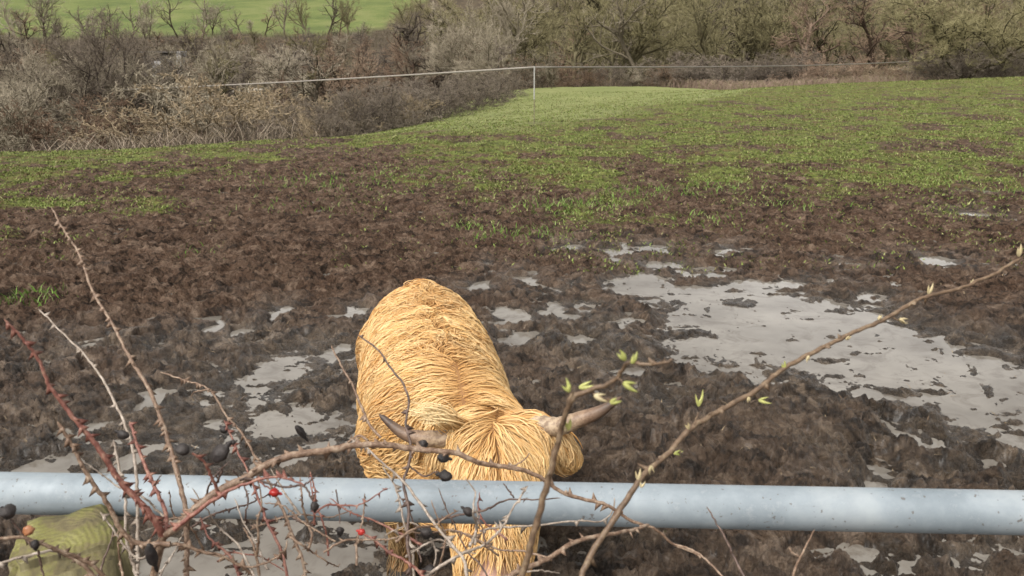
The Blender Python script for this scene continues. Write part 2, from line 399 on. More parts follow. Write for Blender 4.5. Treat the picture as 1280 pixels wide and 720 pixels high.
# ---------------------------------------------------------------- galvanised gate
gal = NT('galvanised_steel'); o = gal.obj()
s1 = gal.noise(9, 6, .65, o); s2 = gal.noise(60, 4, .6, o)
vor = gal.n('ShaderNodeTexVoronoi'); vor.inputs['Scale'].default_value = 45; gal.l(o, vor.inputs['Vector'])
gc = gal.ramp(s1, [(.32,(.165,.20,.225)),(.5,(.25,.29,.318)),(.68,(.335,.37,.39))])
gc = gal.mix(.12, gc, gal.ramp(gal.n('ShaderNodeSeparateColor').outputs[0], [(0.,.4),(1.,.6)]) if False else gal.ramp(vor.outputs['Distance'], [(0.,.42),(.6,.58)]), 'OVERLAY')
gc = gal.mix(gal.ramp(gal.noise(26,5,.75,o), [(.66,0.),(.74,.55)]), gc, (.22,.24,.25))
mpg = gal.n('ShaderNodeMapping'); mpg.inputs['Scale'].default_value = (3,60,60); gal.l(o, mpg.inputs['Vector'])
gc = gal.mix(gal.ramp(gal.noise(1,6,.7,mpg.outputs['Vector']), [(.56,0.),(.72,.35)]), gc, (.17,.18,.18))
gc = gal.mix(gal.ramp(gal.noise(18,6,.8,o), [(.36,.22),(.44,0.)]), gc, (.52,.55,.57))
gc = gal.mix(gal.ramp(gal.noise(150,3,.5,o), [(.665,0.),(.70,.7)]), gc, (.09,.07,.055))
gal.set(Base_Color=gc, Metallic=.1, Roughness=gal.ramp(s2, [(.3,.52),(.7,.72)]))
gal.bump(gal.noise(130,3,.6,o), .12, .001)
pL = atd(-560, 605, 1.115); pR = atd(1900, 653, .985); _d = pR-pL; pL = pL-_d*.22; pR = pR+_d*.28
mid = (pL+pR)/2
gate = thing('field_gate', 'galvanised tubular steel field gate whose top rail crosses the whole foreground', 'gate', (mid[0], mid[1], 0))
dv = (pR-pL); L = np.linalg.norm(dv); dv /= L
def rail(drop, r, name='rail', kids=True):
    pts = np.array([pL+dv*L*t-np.array((0,0,drop)) for t in np.linspace(0,1,40)])
    V, F, _, _ = tubes([(pts, np.full(40, r))], 40)
    return keep_place(mk(name, V, F, gal.m, smooth=True), gate)
rail(0, .0252, 'top_rail')
for d in (.24,.44,.62,.78): rail(d, .0165)
for t in (.0,1.):
    p = pL+dv*L*t
    pts = np.linspace(p, p-np.array((0,0,.80)), 8)
    V, F, _, _ = tubes([(pts, np.full(8, .0175))], 24)
    keep_place(mk('upright', V, F, gal.m, smooth=True), gate)

# ---------------------------------------------------------------- wooden post
pm = NT('weathered_mossy_wood'); o = pm.obj()
sep = pm.n('ShaderNodeSeparateXYZ'); pm.l(o, sep.inputs[0])
dx = pm.math('ADD', sep.outputs['X'], .022); dy_ = pm.math('ADD', sep.outputs['Y'], .03)
rad = pm.math('SQRT', pm.math('ADD', pm.math('MULTIPLY', dx, dx), pm.math('MULTIPLY', dy_, dy_)))
nz = pm.noise(14, 4, .6, o)
rad = pm.math('ADD', pm.math('ADD', rad, pm.math('MULTIPLY', nz, .020)), pm.math('MULTIPLY', pm.noise(60,4,.6,o), .004))
ring = pm.math('SINE', pm.math('MULTIPLY', rad, 1050.))
ringc = pm.math('MULTIPLY', pm.math('ADD', pm.math('MULTIPLY', ring, .5), .5), pm.ramp(pm.noise(28,5,.7,o), [(.3,.15),(.65,1.)]))
moss = pm.ramp(pm.noise(22, 6, .7, o), [(.34,(.055,.046,.024)),(.46,(.13,.108,.05)),(.56,(.165,.16,.043)),(.68,(.28,.265,.11))])
topc = pm.mix(pm.math('MULTIPLY', ringc, .42), moss, (.10,.085,.038))
topc = pm.mix(pm.ramp(pm.noise(45,6,.8,o), [(.55,0.),(.66,.8)]), topc, (.07,.06,.03))
# long grain on the sides
mp = pm.n('ShaderNodeMapping'); mp.inputs['Scale'].default_value = (60,60,5); pm.l(o, mp.inputs['Vector'])
gr = pm.noise(1., 6, .65, mp.outputs['Vector'])
sidec = pm.ramp(gr, [(.34,(.045,.036,.02)),(.5,(.125,.108,.05)),(.68,(.25,.225,.12))])
geo = pm.n('ShaderNodeNewGeometry'); sn = pm.n('ShaderNodeSeparateXYZ'); pm.l(geo.outputs['True Normal'], sn.inputs[0])
up = pm.ramp(sn.outputs['Z'], [(.35,0.),(.75,1.)])
pm.set(Base_Color=pm.mix(up, sidec, topc), Roughness=.85)
hh = pm.mix(up, gr, ringc); pm.bump(pm.math('ADD', pm.math('MULTIPLY', hh, .5), pm.noise(90,5,.7,o)), .45, .003)
tc = atd(86, 664, 1.0)
bm = bmesh.new(); bmesh.ops.create_cube(bm, size=1)
bmesh.ops.scale(bm, vec=(.112,.105,1.3), verts=bm.verts); bmesh.ops.translate(bm, vec=(0,0,-.65), verts=bm.verts)
bmesh.ops.bevel(bm, geom=[e for e in bm.edges], offset=.014, segments=3, affect='EDGES')
bmesh.ops.subdivide_edges(bm, edges=bm.edges[:], cuts=5, use_grid_fill=True)
bmesh.ops.triangulate(bm, faces=[f for f in bm.faces if len(f.verts) > 4])
for v in bm.verts:
    q = v.co.copy()
    v.co.x += .007*mnoise.noise(q*55)+.010*mnoise.noise(q*14); v.co.y += .010*mnoise.noise(q*14+Vector((9,3,1)))
    if q.z > -.2:
        v.co.z += .010*mnoise.noise(q*22)+.006*mnoise.noise(q*60)-.10*max(0, -q.y-.01)-.05*max(0,abs(q.x+.01)-.035)
me = bpy.data.meshes.new('wooden_post'); bm.to_mesh(me); bm.free()
for p in me.polygons: p.use_smooth = True
me.materials.append(pm.m)
post = bpy.data.objects.new('wooden_post', me); C.objects.link(post)
post.location = tuple(tc); post.rotation_euler = (math.radians(2), math.radians(-1.5), math.radians(24))
tag(post, 'squat green mossy wooden post with growth rings on its cut top', 'post')

# ---------------------------------------------------------------- thorny stems in front of the gate
def stem_mat(name, a, b, c):
    m = NT(name); o = m.obj(); f = m.noise(120, 6, .8, o)
    m.set(Base_Color=m.ramp(f, [(.36,a),(.5,b),(.62,c)]), Roughness=.55); m.bump(m.noise(260,4,.6,o), .35, .0012)
    return m.m
RED = stem_mat('red_rose_stem', (.10,.032,.022), (.20,.075,.055), (.30,.17,.12))
BRN = stem_mat('brown_rose_stem', (.085,.048,.028), (.19,.12,.078), (.33,.25,.18))
PAL = stem_mat('pale_dead_stem', (.16,.12,.09), (.28,.23,.185), (.42,.36,.30))
DRK = stem_mat('dark_twig', (.04,.025,.02), (.09,.055,.042), (.16,.11,.085))
BUDST = stem_mat('budding_bark', (.07,.045,.026), (.135,.085,.05), (.20,.145,.09))
hipm = simple('withered_hip', (.008,.006,.006), (.034,.026,.023), 90, .55, .9, .003)
redhip = simple('red_hip', (.20,.008,.008), (.42,.03,.022), 40, .3, .3, .001)
orhip = simple('orange_hip', (.27,.10,.04), (.40,.20,.10), 50, .4, .3, .001)
budm = simple('green_bud', (.24,.27,.06), (.44,.44,.15), 90, .5)
budp = simple('pale_bud', (.36,.29,.15), (.54,.46,.28), 90, .5)
budr = simple('red_bud', (.34,.07,.06), (.52,.16,.12), 90, .5)

def stem(root, pts, w0, w1, mat, prick=14, name='stem', ps=1., side=True, seed=0, jit=.006):
    """pts: (px,row,depth) surveyed along the stem from thick to thin; w0,w1 widths in photo pixels at those ends"""
    r = random.Random(seed+len(pts)*31+int(pts[0][0]))
    P = np.array([atd(*p) for p in pts]); dep = np.array([p[2] for p in pts])
    n = max(14, len(P)*6); L = smooth_line(P, n)
    ln = np.concatenate([[0], np.cumsum(np.linalg.norm(np.diff(L,axis=0),axis=1))])
    d = np.interp(np.linspace(0,1,n), np.linspace(0,1,len(dep)), dep)
    rad = np.linspace(w0, w1, n)/2*d/FPX*.80
    for kx in range(3):
        L[1:-1,kx] += np.array([r.gauss(0,1) for _ in range(n-2)])*.0003
    rad = rad*(1+.05*np.array([r.gauss(0,1) for _ in range(n)]))
    rad[-1] *= .35
    V, F, _, _ = tubes([(L, rad)], 8)
    Vs = [V]; Fs = [F[0]]; off = len(V); tri = []
    T = np.gradient(L, axis=0); T /= np.linalg.norm(T,axis=1,keepdims=True)
    per = 1.5*prick*ln[-1]/.10 if prick else 0
    for _ in range(int(per)):
        k = r.randrange(1, n-1); t = T[k]
        a = np.array([r.gauss(0,1) for _ in range(3)]); a -= a.dot(t)*t; a /= np.linalg.norm(a)
        b = np.cross(t, a); ln_ = r.uniform(.0045,.0085)*ps; w = r.uniform(.0014,.0024)*ps
        c = L[k]+a*rad[k]*.75
        tip = c+a*ln_-t*ln_*.45
        q = [c+t*w*1.5, c+b*w*.6, c-t*w*1.5, c-b*w*.6, tip]
        Vs.append(np.array(q)); tri += [(off+i, off+(i+1)%4, off+4) for i in range(4)]; off += 5
    o = mk(name, np.concatenate(Vs), [np.concatenate(Fs), np.array(tri)] if tri else [np.concatenate(Fs)], mat, smooth=True)
    return keep_place(o, root)
def lathe(name, prof, c, axis, mat, root, seg=14, wr=0, seed=0):
    axis = np.asarray(axis, float); axis /= np.linalg.norm(axis)
    a = np.cross(axis, (.3,.9,.1)); a /= np.linalg.norm(a); b = np.cross(axis, a)
    rr_ = np.random.default_rng(seed); V = []; an = np.arange(seg)*2*np.pi/seg
    wob = 1+wr*np.sin(an*3+rr_.uniform(0,6))*.5+wr*np.sin(an*5+rr_.uniform(0,6))*.5
    for (z, r) in prof:
        w_ = wob*(1+wr*.9*rr_.normal(0,.4,seg))
        V.append(np.asarray(c)+axis*z+r*w_[:,None]*(np.cos(an)[:,None]*a+np.sin(an)[:,None]*b))
    V = np.concatenate(V); i = (np.arange(len(prof)-1)[:,None]*seg); j = np.arange(seg)[None,:]; jn = (j+1)%seg
    F = np.stack([i+j, i+jn, i+seg+jn, i+seg+j], -1).reshape(-1,4)
    return keep_place(mk(name, V, F, mat, smooth=True), root)
def hip(root, px, row, d, wpx, hpx, ang, mat, label=None, wr=.24, seed=0):
    """hip with its withered calyx; ang = screen direction of its tip (0 right, 90 down)"""
    s = d/FPX*.88; c = atd(px, row, d); l = hpx*s; w = wpx*s/2
    u = np.array((math.cos(math.radians(ang)), .25, -math.sin(math.radians(ang))*.97)); u /= np.linalg.norm(u)
    prof = [(-l*.5, .02*w), (-l*.48,.35*w), (-l*.34,.72*w), (-l*.1,w), (l*.15,.97*w), (l*.34,.72*w), (l*.44,.42*w), (l*.5,.30*w), (l*.56,.38*w), (l*.66,.30*w), (l*.78,.08*w)]
    o = lathe('hip', prof, c, u, mat, root, 14, wr, seed)
    if label: o['label'] = label
    return c, u, l
def bud(root, px, row, d, L, w, ang, mat):
    s = d/FPX; c = atd(px, row, d)
    u = np.array((math.cos(math.radians(ang)), .1, -math.sin(math.radians(ang))))
    L *= .92; r_ = random.Random(int(px*7+row)); Vs = []; Fs = []; off = 0
    for k in range(3):                     # bud scale and unfolding leaf tips
        an = math.radians(ang+(0,-24,22)[k]+r_.uniform(-8,8)); uu = np.array((math.cos(an), r_.uniform(-.3,.3), -math.sin(an))); uu /= np.linalg.norm(uu)
        side = np.cross(uu, (0,1,0)); ll = L*s*(1,.8,.62)[k]; ww = w*s*(.34,.26,.24)[k]
        axis = [c-u*L*.5*s+uu*ll*t+side*ll*.10*(k-.8)*math.sin(t*3) for t in np.linspace(0,1,7)]
        V, F, _, _ = tubes([(np.array(axis), ww*np.array([.7,1,1.05,.9,.65,.35,.03]))], 8)
        Vs.append(V); Fs.append(F[0]+off); off += len(V)
    keep_place(mk('bud', np.concatenate(Vs), np.concatenate(Fs), mat, smooth=True), root)

def dz(pts, d0, d1):
    n = len(pts); return [(p[0], p[1], d0+(d1-d0)*i/(n-1)) for i, p in enumerate(pts)]
def down(px, row, d, gx, gd): return None
rb = atd(206, 700, .80)
rose = thing('rose_bush', 'leafless thorny rose bush with red stems and withered black hips beside the mossy post', 'rose bush', (rb[0], rb[1], 0))
S = lambda *a, **k: stem(rose, *a, **k)
# main cane and the long stems
S([(204,669,.80),(196,690,.80),(193,725,.81),(196,900,.86),(204,1500,.98),(206,2000,1.15)], 13, 22, BRN, 5, seed=1)
S(dz([(233,740),(233,720),(233,660),(230,627),(222,593),(213,560),(200,520),(183,480),(166,454),(153,429),(140,403),(123,378),(112,355),(105,333),(96,312),(78,285),(64,258)], .82, .95), 9, 2.6, BRN, 11, seed=2)
S(dz([(172,740),(172,667),(172,623),(170,590),(165,557),(155,527),(143,503),(132,480),(117,458),(101,438),(83,421),(65,403),(48,386)], .86, 1.0), 6.5, 2.2, PAL, 5, seed=3)
S(dz([(203,670),(197,657),(180,633),(157,610),(140,587),(123,560),(103,535),(80,507),(62,483),(48,448),(35,432),(19,413),(5,399)], .80, .74), 11.5, 4, RED, 12, seed=4)
S(dz([(213,680),(187,680),(167,677),(153,665),(143,647),(133,627),(120,610),(103,583),(88,553),(72,527)], .79, .76), 9, 5, BRN, 13, seed=5)
S(dz([(200,681),(227,681),(250,689),(278,695),(305,708),(332,704),(355,689),(359,675)], .79, .84), 6, 2.5, BRN, 9, seed=6)
S(dz([(208,664),(207,640),(197,617),(185,590),(173,560),(162,527)], .80, .88), 7, 4.5, RED, 13, seed=7)
S(dz([(204,669),(223,658),(247,634),(274,613),(305,599),(328,584),(356,572),(387,566),(418,562),(440,557),(473,556),(527,562),(571,567),(598,578),(633,584),(664,591),(709,618),(758,631),(789,651),(816,660),(842,680),(880,696)], .80, .93), 15, 3, BRN, 7, seed=8)
S(dz([(218,662),(245,640),(272,622),(300,607),(345,596),(380,606)], .775, .77), 8, 3, RED, 7, seed=28)
S(dz([(383,740),(379,704),(367,673),(356,642),(346,623),(334,599),(328,582),(317,568),(305,545),(282,518),(262,487),(235,477),(200,465)], .9, .98), 5.5, 2.2, BRN, 8, seed=9)
S(dz([(363,740),(352,689),(336,658),(324,627),(309,588),(295,560),(280,525)], .87, .92), 5, 2.5, RED, 8, seed=10)
S(dz([(334,712),(321,681),(305,654),(293,623)], .88, .93), 4, 2, PAL, 5, seed=11)
S(dz([(300,600),(317,599),(356,609),(379,607),(391,627)], .80, .78), 4.5, 3, DRK, 3, seed=12)
S(dz([(379,607),(388,601),(393,597)], .785, .78), 3, 2, DRK, 0, seed=13)
S(dz([(300,725),(289,697),(262,673),(250,646)], .84, .86), 5, 2.5, RED, 10, seed=14)
S(dz([(175,735),(163,693),(157,667),(157,623),(152,600),(147,577),(142,550)], .83, .87), 6, 4, PAL, 10, seed=15)
S(dz([(192,607),(202,593)], .81,.8), 2.5, 1.5, DRK, 0, seed=16)
S(dz([(275,620),(270,608),(262,592),(254,576),(240,566)], .80, .77), 6, 3.5, RED, 3, seed=17)
S(dz([(270,606),(276,592),(279,583)], .795, .78), 4, 3, DRK, 2, seed=18)
S(dz([(320,598),(330,606),(338,611)], .79, .77), 3, 2.5, RED, 2, seed=19)
S(dz([(262,487),(244,490),(238,497)], .93,.95), 2.5, 1.5, BRN, 2, seed=20)
S(dz([(420,612),(424,640),(425,655)], .92,.9), 2.5, 2, DRK, 0, seed=21)
# low left stems
S(dz([(140,735),(120,710),(97,697),(77,690),(60,683),(30,672),(0,673),(-60,676)], .76, .70), 6.5, 5, BRN, 7, seed=22)
S(dz([(77,690),(67,688),(33,695),(0,703),(-50,712)], .755, .72), 5, 4, PAL, 6, seed=23)
S(dz([(77,690),(96,700),(110,712),(125,735)], .755, .76), 7, 7, BRN, 9, seed=24)
S(dz([(40,683),(28,668),(18,655),(12,648)], .72, .71), 3.5, 3, DRK, 0, seed=25)
S(dz([(48,688),(51,705),(56,725)], .72, .73), 3.5, 3, DRK, 0, seed=26)
S(dz([(190,690),(176,698),(160,688),(140,660),(125,640)], .79, .8), 4, 2, PAL, 6, seed=27)
S(dz([(118,735),(128,705),(140,672),(143,655)], .86, .88), 4, 2.5, DRK, 2, seed=29)
S(dz([(195,735),(206,708),(218,690),(232,660)], .85, .86), 3.5, 2, PAL, 4, seed=30)
for (px,row,d,w,h,a,m,lb,sd) in [
 (228,562,.77,17,21,195,hipm,'small black withered hip, upper left of a pair',1),(276,567,.775,21,29,-50,hipm,'large black withered hip pointing up right',2),(291,553,.79,7,9,-20,hipm,None,3),
 (154,543,.86,12,18,200,hipm,None,4),(343,616,.77,12,15,20,redhip,'bright red shrivelled hip',5),(393,633,.78,12,16,92,hipm,None,6),(425,664,.9,11,14,92,hipm,None,7),
 (10,640,.71,21,20,195,hipm,None,8),(36,663,.715,15,15,160,orhip,'pale orange hip',9),(44,681,.72,12,17,100,hipm,None,10),(190,694,.78,15,44,88,hipm,'long brown-black withered hip hanging from the main cane',11),(280,537,.93,9,12,220,hipm,None,12),(376,540,.95,10,26,65,hipm,None,13)]:
    hip(rose, px, row, d, w, h, a, m, lb, seed=sd)

tb = atd(520, 720, .9)
thorn = thing('thorn_bush', 'tangle of thin pale and dark thorny twigs with shrivelled hips in front of the cow', 'thorn bush', (tb[0], tb[1], 0))
S = lambda *a, **k: stem(thorn, *a, **k)
S(dz([(476,547),(462,531),(451,507),(440,480),(430,463),(420,445),(414,432)], .95, 1.0), 4.5, 2.4, BRN, 3, seed=41)
S(dz([(515,900),(513,720),(509,676),(511,636),(504,604),(511,582),(513,556),(507,529),(511,502),(504,480),(487,458),(473,438),(447,418)], .86, .98), 7, 2.6, DRK, 3, seed=42)
S(dz([(600,900),(584,720),(571,689),(549,662),(527,631),(504,602),(478,578),(453,556),(438,549)], .82, .92), 7, 3, PAL, 3, seed=43)
S(dz([(518,735),(515,690),(504,649),(496,613),(478,582)], .89, .93), 4.5, 2.5, PAL, 4, seed=44)
S(dz([(642,622),(636,613),(629,604)], .9,.92), 3, 2, DRK, 1, seed=45)
S(dz([(520,730),(540,715),(576,693),(607,680),(629,658),(638,640),(650,622),(660,607)], .84, .9), 6, 2.6, PAL, 4, seed=46)
S(dz([(607,680),(602,658),(594,645)], .86, .86), 3, 2.2, DRK, 0, seed=47)
S(dz([(540,730),(509,702),(487,691),(469,676),(450,665)], .84, .86), 5, 3.5, RED, 8, seed=48)
S(dz([(600,664),(620,660),(678,656),(718,651),(753,651),(767,636),(768,622)], .9, .94), 4, 2.2, PAL, 3, seed=49)
S(dz([(600,760),(638,720),(678,702),(722,676),(767,667),(793,662),(812,656)], .72, .86), 9.5, 5, BRN, 5, seed=50)
S(dz([(690,700),(660,690),(620,686),(585,668),(560,664)], .86, .9), 4, 2, BRN, 4, seed=51)
S(dz([(940,740),(918,697),(904,668),(883,633)], .8, .86), 5, 2.2, DRK, 2, seed=52)
S(dz([(985,735),(1000,697),(1018,662)], .84, .88), 4.5, 2.2, BRN, 3, seed=53); S(dz([(1000,697),(990,690),(986,684)], .84,.84), 3,2, BRN, 1, seed=54)
S(dz([(915,740),(900,717),(870,690),(842,680)], .85, .9), 4, 3, BRN, 3, seed=55)
S(dz([(511,582),(530,595),(545,590),(553,594)], .93, .92), 3, 2.2, DRK, 0, seed=56)
S(dz([(460,551),(448,545),(430,556),(405,560)], .93, .95), 4.5, 3, BRN, 3, seed=57)
S(dz([(640,584),(655,575),(662,566)], .9, .9), 3, 1.6, BRN, 1, seed=58)
S(dz([(530,740),(545,690),(520,655),(500,660),(480,670)], .88,.92), 3.5, 2, PAL, 4, seed=59)
S(dz([(620,740),(600,705),(585,690),(560,640),(548,610)], .9,.95), 3, 1.8, DRK, 2, seed=60)
# the fine tangle of side twigs
tr_ = random.Random(77)
for i in range(34):
    left = i < 22
    px = tr_.uniform(130,420) if left else tr_.uniform(440,640); row = tr_.uniform(640,735); d0 = tr_.uniform(.80,.95)
    a = math.radians(tr_.uniform(-150,-30)); pts = [(px,row,d0)]; L0 = tr_.uniform(16,34)
    for k in range(tr_.randint(3,5)):
        a += tr_.gauss(0,.38); px += L0*math.cos(a); row += L0*math.sin(a); d0 += tr_.gauss(.004,.012)
        if row < 575: break
        pts.append((px,row,d0))
    if len(pts) < 3: continue
    stem(rose if left else thorn, pts, tr_.uniform(3,5), 1.8, tr_.choice([RED,BRN,PAL,DRK,BRN]), tr_.choice([3,6,9]), seed=200+i, ps=.55)
# root stems down to the ground
S([(590,880,.84),(570,1100,.9),(540,1600,1.02),(520,2000,1.15)], 9, 14, BRN, 3, seed=61)
S([(514,890,.86),(516,1200,.93),(520,2000,1.15)], 8, 13, DRK, 2, seed=62)
S([(610,750,.74),(580,1000,.82),(520,2000,1.15)], 10, 14, BRN, 2, seed=63)
for (px,row,d,w,h,a,m,lb,sd) in [(529,556,.9,13,15,100,hipm,None,21),(554,572,.9,14,18,20,hipm,None,22),(557,595,.9,15,20,185,hipm,None,23),(585,640,.86,12,17,215,hipm,None,24),
 (533,666,.88,15,18,200,hipm,None,25),(537,713,.86,14,17,170,hipm,None,26),(452,665,.86,9,11,190,redhip,'small red bud-like hip',27)]:
    hip(thorn, px, row, d, w, h, a, m, lb, seed=sd)

bb = atd(690, 760, .66)
shrub = thing('budding_shrub', 'two brown shoots with fresh yellow-green buds reaching up across the gate', 'shrub', (bb[0], bb[1], 0))
S = lambda *a, **k: stem(shrub, *a, **k)
S([(648,760,.56),(653,720,.56),(664,680,.555),(678,627,.55),(691,578,.545),(700,542,.54),(709,511,.53),(716,491,.525)], 12, 9, BUDST, 2.5, ps=1.0, seed=71)
S(dz([(714,496),(740,487),(767,476),(778,462),(787,453),(816,456),(842,449)], .528, .49), 9.5, 4, BUDST, 2, seed=72)
S(dz([(737,489),(757,500),(768,499)], .525, .51), 6, 4, BUDST, 0, seed=73)
S(dz([(720,745),(727,720),(744,684),(771,644),(793,609),(811,587),(838,564),(860,538),(895,516),(942,490),(977,463),(1012,443),(1058,420),(1105,399),(1152,373),(1198,361),(1245,341),(1275,323)], .64, .80), 10.5, 5, BUDST, 2.2, seed=74)
S([(648,760,.56),(650,900,.6),(665,1400,.75),(690,2000,1.0)], 12, 18, BUDST, 2, seed=75); S([(720,745,.64),(705,1000,.72),(690,2000,1.0)], 12, 18, BUDST, 2, seed=76)
for q in ([(868,531,.70),(873,515,.70)], [(940,492,.725),(949,499,.73)], [(1116,397,.765),(1124,401,.765)], [(772,472,.512),(782,481,.51)], [(845,565,.69),(852,566,.69)]): S(q, 3, 2, BUDST, 0, seed=90)
for (px,row,d,L,w,a,m) in [(709,481,.525,20,8,-105,budm),(736,482,.53,26,9,-10,budm),(777,443,.5,18,9,-120,budm),(794,447,.5,18,8,-60,budm),(788,484,.51,24,9,35,budm),(752,497,.515,22,8,20,budp),
 (770,501,.51,16,8,-15,budm),(711,528,.54,20,8,-85,budm),(703,537,.54,14,7,80,budp),
 (798,592,.67,17,6,-85,budp),(813,588,.675,15,5,95,budp),(803,604,.67,12,5,-70,budp),(849,566,.69,14,5,-10,budm),(875,497,.70,24,6,-82,budm),(860,531,.70,12,5,-100,budp),(956,501,.73,18,6,10,budm),(980,456,.735,15,6,-90,budm),(935,500,.72,9,5,100,budp),
 (1061,422,.75,9,5,-30,budp),(1131,402,.765,18,6,25,budp),(1163,360,.78,17,6,-75,budp),(1274,312,.8,18,7,-88,budp),(1010,449,.74,10,5,95,budp),(1100,396,.76,9,5,-60,budp),(1215,352,.79,9,5,-90,budp),(690,590,.55,10,6,-60,budp),(668,660,.555,10,6,-120,budp)]:
    bud(shrub, px, row, d, L, w, a, m)
# ---------------------------------------------------------------- the calf: one continuous body
def capsule(bm, pts):
    for (a, b) in zip(pts[:-1], pts[1:]):
        a = np.array(a); b = np.array(b); L = np.linalg.norm((b-a)[:3]); k = max(2, int(L/(.35*min(a[3],b[3])))+1)
        for t in np.linspace(0,1,k):
            q = a+(b-a)*t
            bmesh.ops.create_icosphere(bm, subdivisions=3 if q[3] > .06 else 2, radius=q[3], matrix=Matrix.Translation(q[:3]))
bm = bmesh.new()
TR = [(-.235,2.70,.565,.225),(-.28,2.95,.555,.245),(-.325,3.25,.56,.24),(-.37,3.50,.585,.215),(-.40,3.64,.60,.165)]
capsule(bm, TR)
capsule(bm, [(-.205,2.66,.70,.10),(-.25,2.82,.715,.095),(-.335,3.3,.715,.09),(-.385,3.56,.72,.09),(-.41,3.70,.68,.07)])
capsule(bm, [(-.22,2.70,.60,.20),(-.15,2.54,.62,.155),(-.085,2.42,.63,.125),(-.04,2.33,.635,.105)])
HEAD = [(-.035,2.30,.632,.112),(-.04,2.25,.595,.112),(-.045,2.17,.53,.100),(-.05,2.10,.465,.088),(-.052,2.065,.43,.076)]
capsule(bm, HEAD)
capsule(bm, [(-.085,2.06,.43,.045),(-.02,2.06,.43,.045)])
capsule(bm, [(-.045,2.27,.54,.075),(-.05,2.16,.44,.05)])
capsule(bm, [(-.115,2.315,.67,.062),(.055,2.315,.685,.062)])
capsule(bm, [(-.13,2.24,.625,.035),(-.125,2.26,.60,.035)]); capsule(bm, [(.055,2.24,.64,.035),(.05,2.26,.61,.035)])
for (sx, fx) in ((-.37,-.375),(-.115,-.10)):
    capsule(bm, [(sx,2.74,.50,.13),(sx,2.72,.38,.085),(fx,2.68,.26,.052),(fx,2.69,.15,.038),(fx,2.71,.07,.042),(fx,2.68,.0,.052),(fx,2.67,-.04,.055)])
for (sx) in (-.475,-.265):
    capsule(bm, [(sx,3.50,.54,.15),(sx,3.42,.40,.11),(sx,3.52,.33,.07),(sx,3.62,.27,.05),(sx,3.60,.14,.038),(sx,3.58,.07,.042),(sx,3.55,.0,.052),(sx,3.54,-.04,.055)])
capsule(bm, [(-.41,3.72,.70,.035),(-.415,3.79,.60,.028),(-.42,3.80,.35,.022)])
capsule(bm, [(-.235,2.60,.46,.14),(-.19,2.50,.43,.115),(-.16,2.44,.42,.08)])
# ears
capsule(bm, [(.075,2.31,.685,.03),(.115,2.315,.665,.042),(.15,2.32,.635,.038),(.17,2.32,.61,.022)])
capsule(bm, [(-.135,2.31,.66,.03),(-.17,2.32,.635,.04),(-.205,2.33,.60,.035),(-.22,2.33,.575,.02)])
me = bpy.data.meshes.new('raw'); bm.to_mesh(me); bm.free()
raw = bpy.data.objects.new('raw', me); C.objects.link(raw)
rm = raw.modifiers.new('r', 'REMESH'); rm.mode = 'VOXEL'; rm.voxel_size = .0125
sm = raw.modifiers.new('s', 'SMOOTH'); sm.iterations = 9; sm.factor = .6
bpy.context.view_layer.update()
dg = bpy.context.evaluated_depsgraph_get()
bme = bpy.data.meshes.new_from_object(raw.evaluated_get(dg)); bpy.data.objects.remove(raw)
bme.name = 'calf_body'
for p in bme.polygons: p.use_smooth = True
cm = NT('calf_hide'); o = cm.obj(); f = cm.noise(30, 5, .6, o)
hide = cm.ramp(f, [(.3,(.20,.095,.032)),(.7,(.36,.19,.07))])
muz = cm.ramp(f, [(.3,(.42,.24,.18)),(.7,(.58,.36,.28))])
sp = cm.n('ShaderNodeSeparateXYZ'); cm.l(o, sp.inputs[0])
mm = cm.math('LESS_THAN', cm.math('ADD', sp.outputs['Y'], cm.math('MULTIPLY', f, .03)), 2.035)
col = cm.mix(mm, hide, muz)
hoofm = cm.math('LESS_THAN', sp.outputs['Z'], .045)
col = cm.mix(hoofm, col, (.035,.028,.022))
cm.set(Base_Color=col, Roughness=.6); cm.bump(f, .3, .004)
bme.materials.clear(); bme.materials.append(cm.m)
cow = thing('highland_calf', 'shaggy pale ginger horned calf standing in mud behind the gate rail', 'calf', (-.26,2.95,0))
body = bpy.data.objects.new('body', bme); C.objects.link(body); keep_place(body, cow)

# horns
hm = NT('horn'); tcol = hm.attr('t'); hn = hm.noise(70, 5, .65, hm.obj())
hc = hm.ramp(tcol, [(.0,(.42,.33,.23)),(.40,(.40,.30,.20)),(.62,(.22,.14,.09)),(.85,(.06,.04,.03))])
hc = hm.mix(hm.ramp(hn, [(.42,0.),(.6,.7)]), hc, (.12,.07,.042))
hm.set(Base_Color=hc, Roughness=.5); hm.bump(hn, .5, .003)
def horn(pts, r0):
    L = smooth_line(pts, 26); t = np.linspace(0,1,26)
    rad = r0*(1-t**2.2*.80)*(1+.05*np.sin(t*60)*(t<.5)); rad[-1] *= .3
    V, F, _, tt = tubes([(L, rad)], 16)
    keep_place(mk('horn', V, F, hm.m, smooth=True, attrs={'t':tt}), cow)
horn([(-.10,2.31,.70),at(562,548,2.30),at(530,548,2.29),at(503,541,2.30),at(474,518,2.33)], .027)
horn([(.06,2.31,.735),at(697,533,2.27),at(725,524,2.25),at(752,513,2.25),at(777,496,2.26)], .0275)
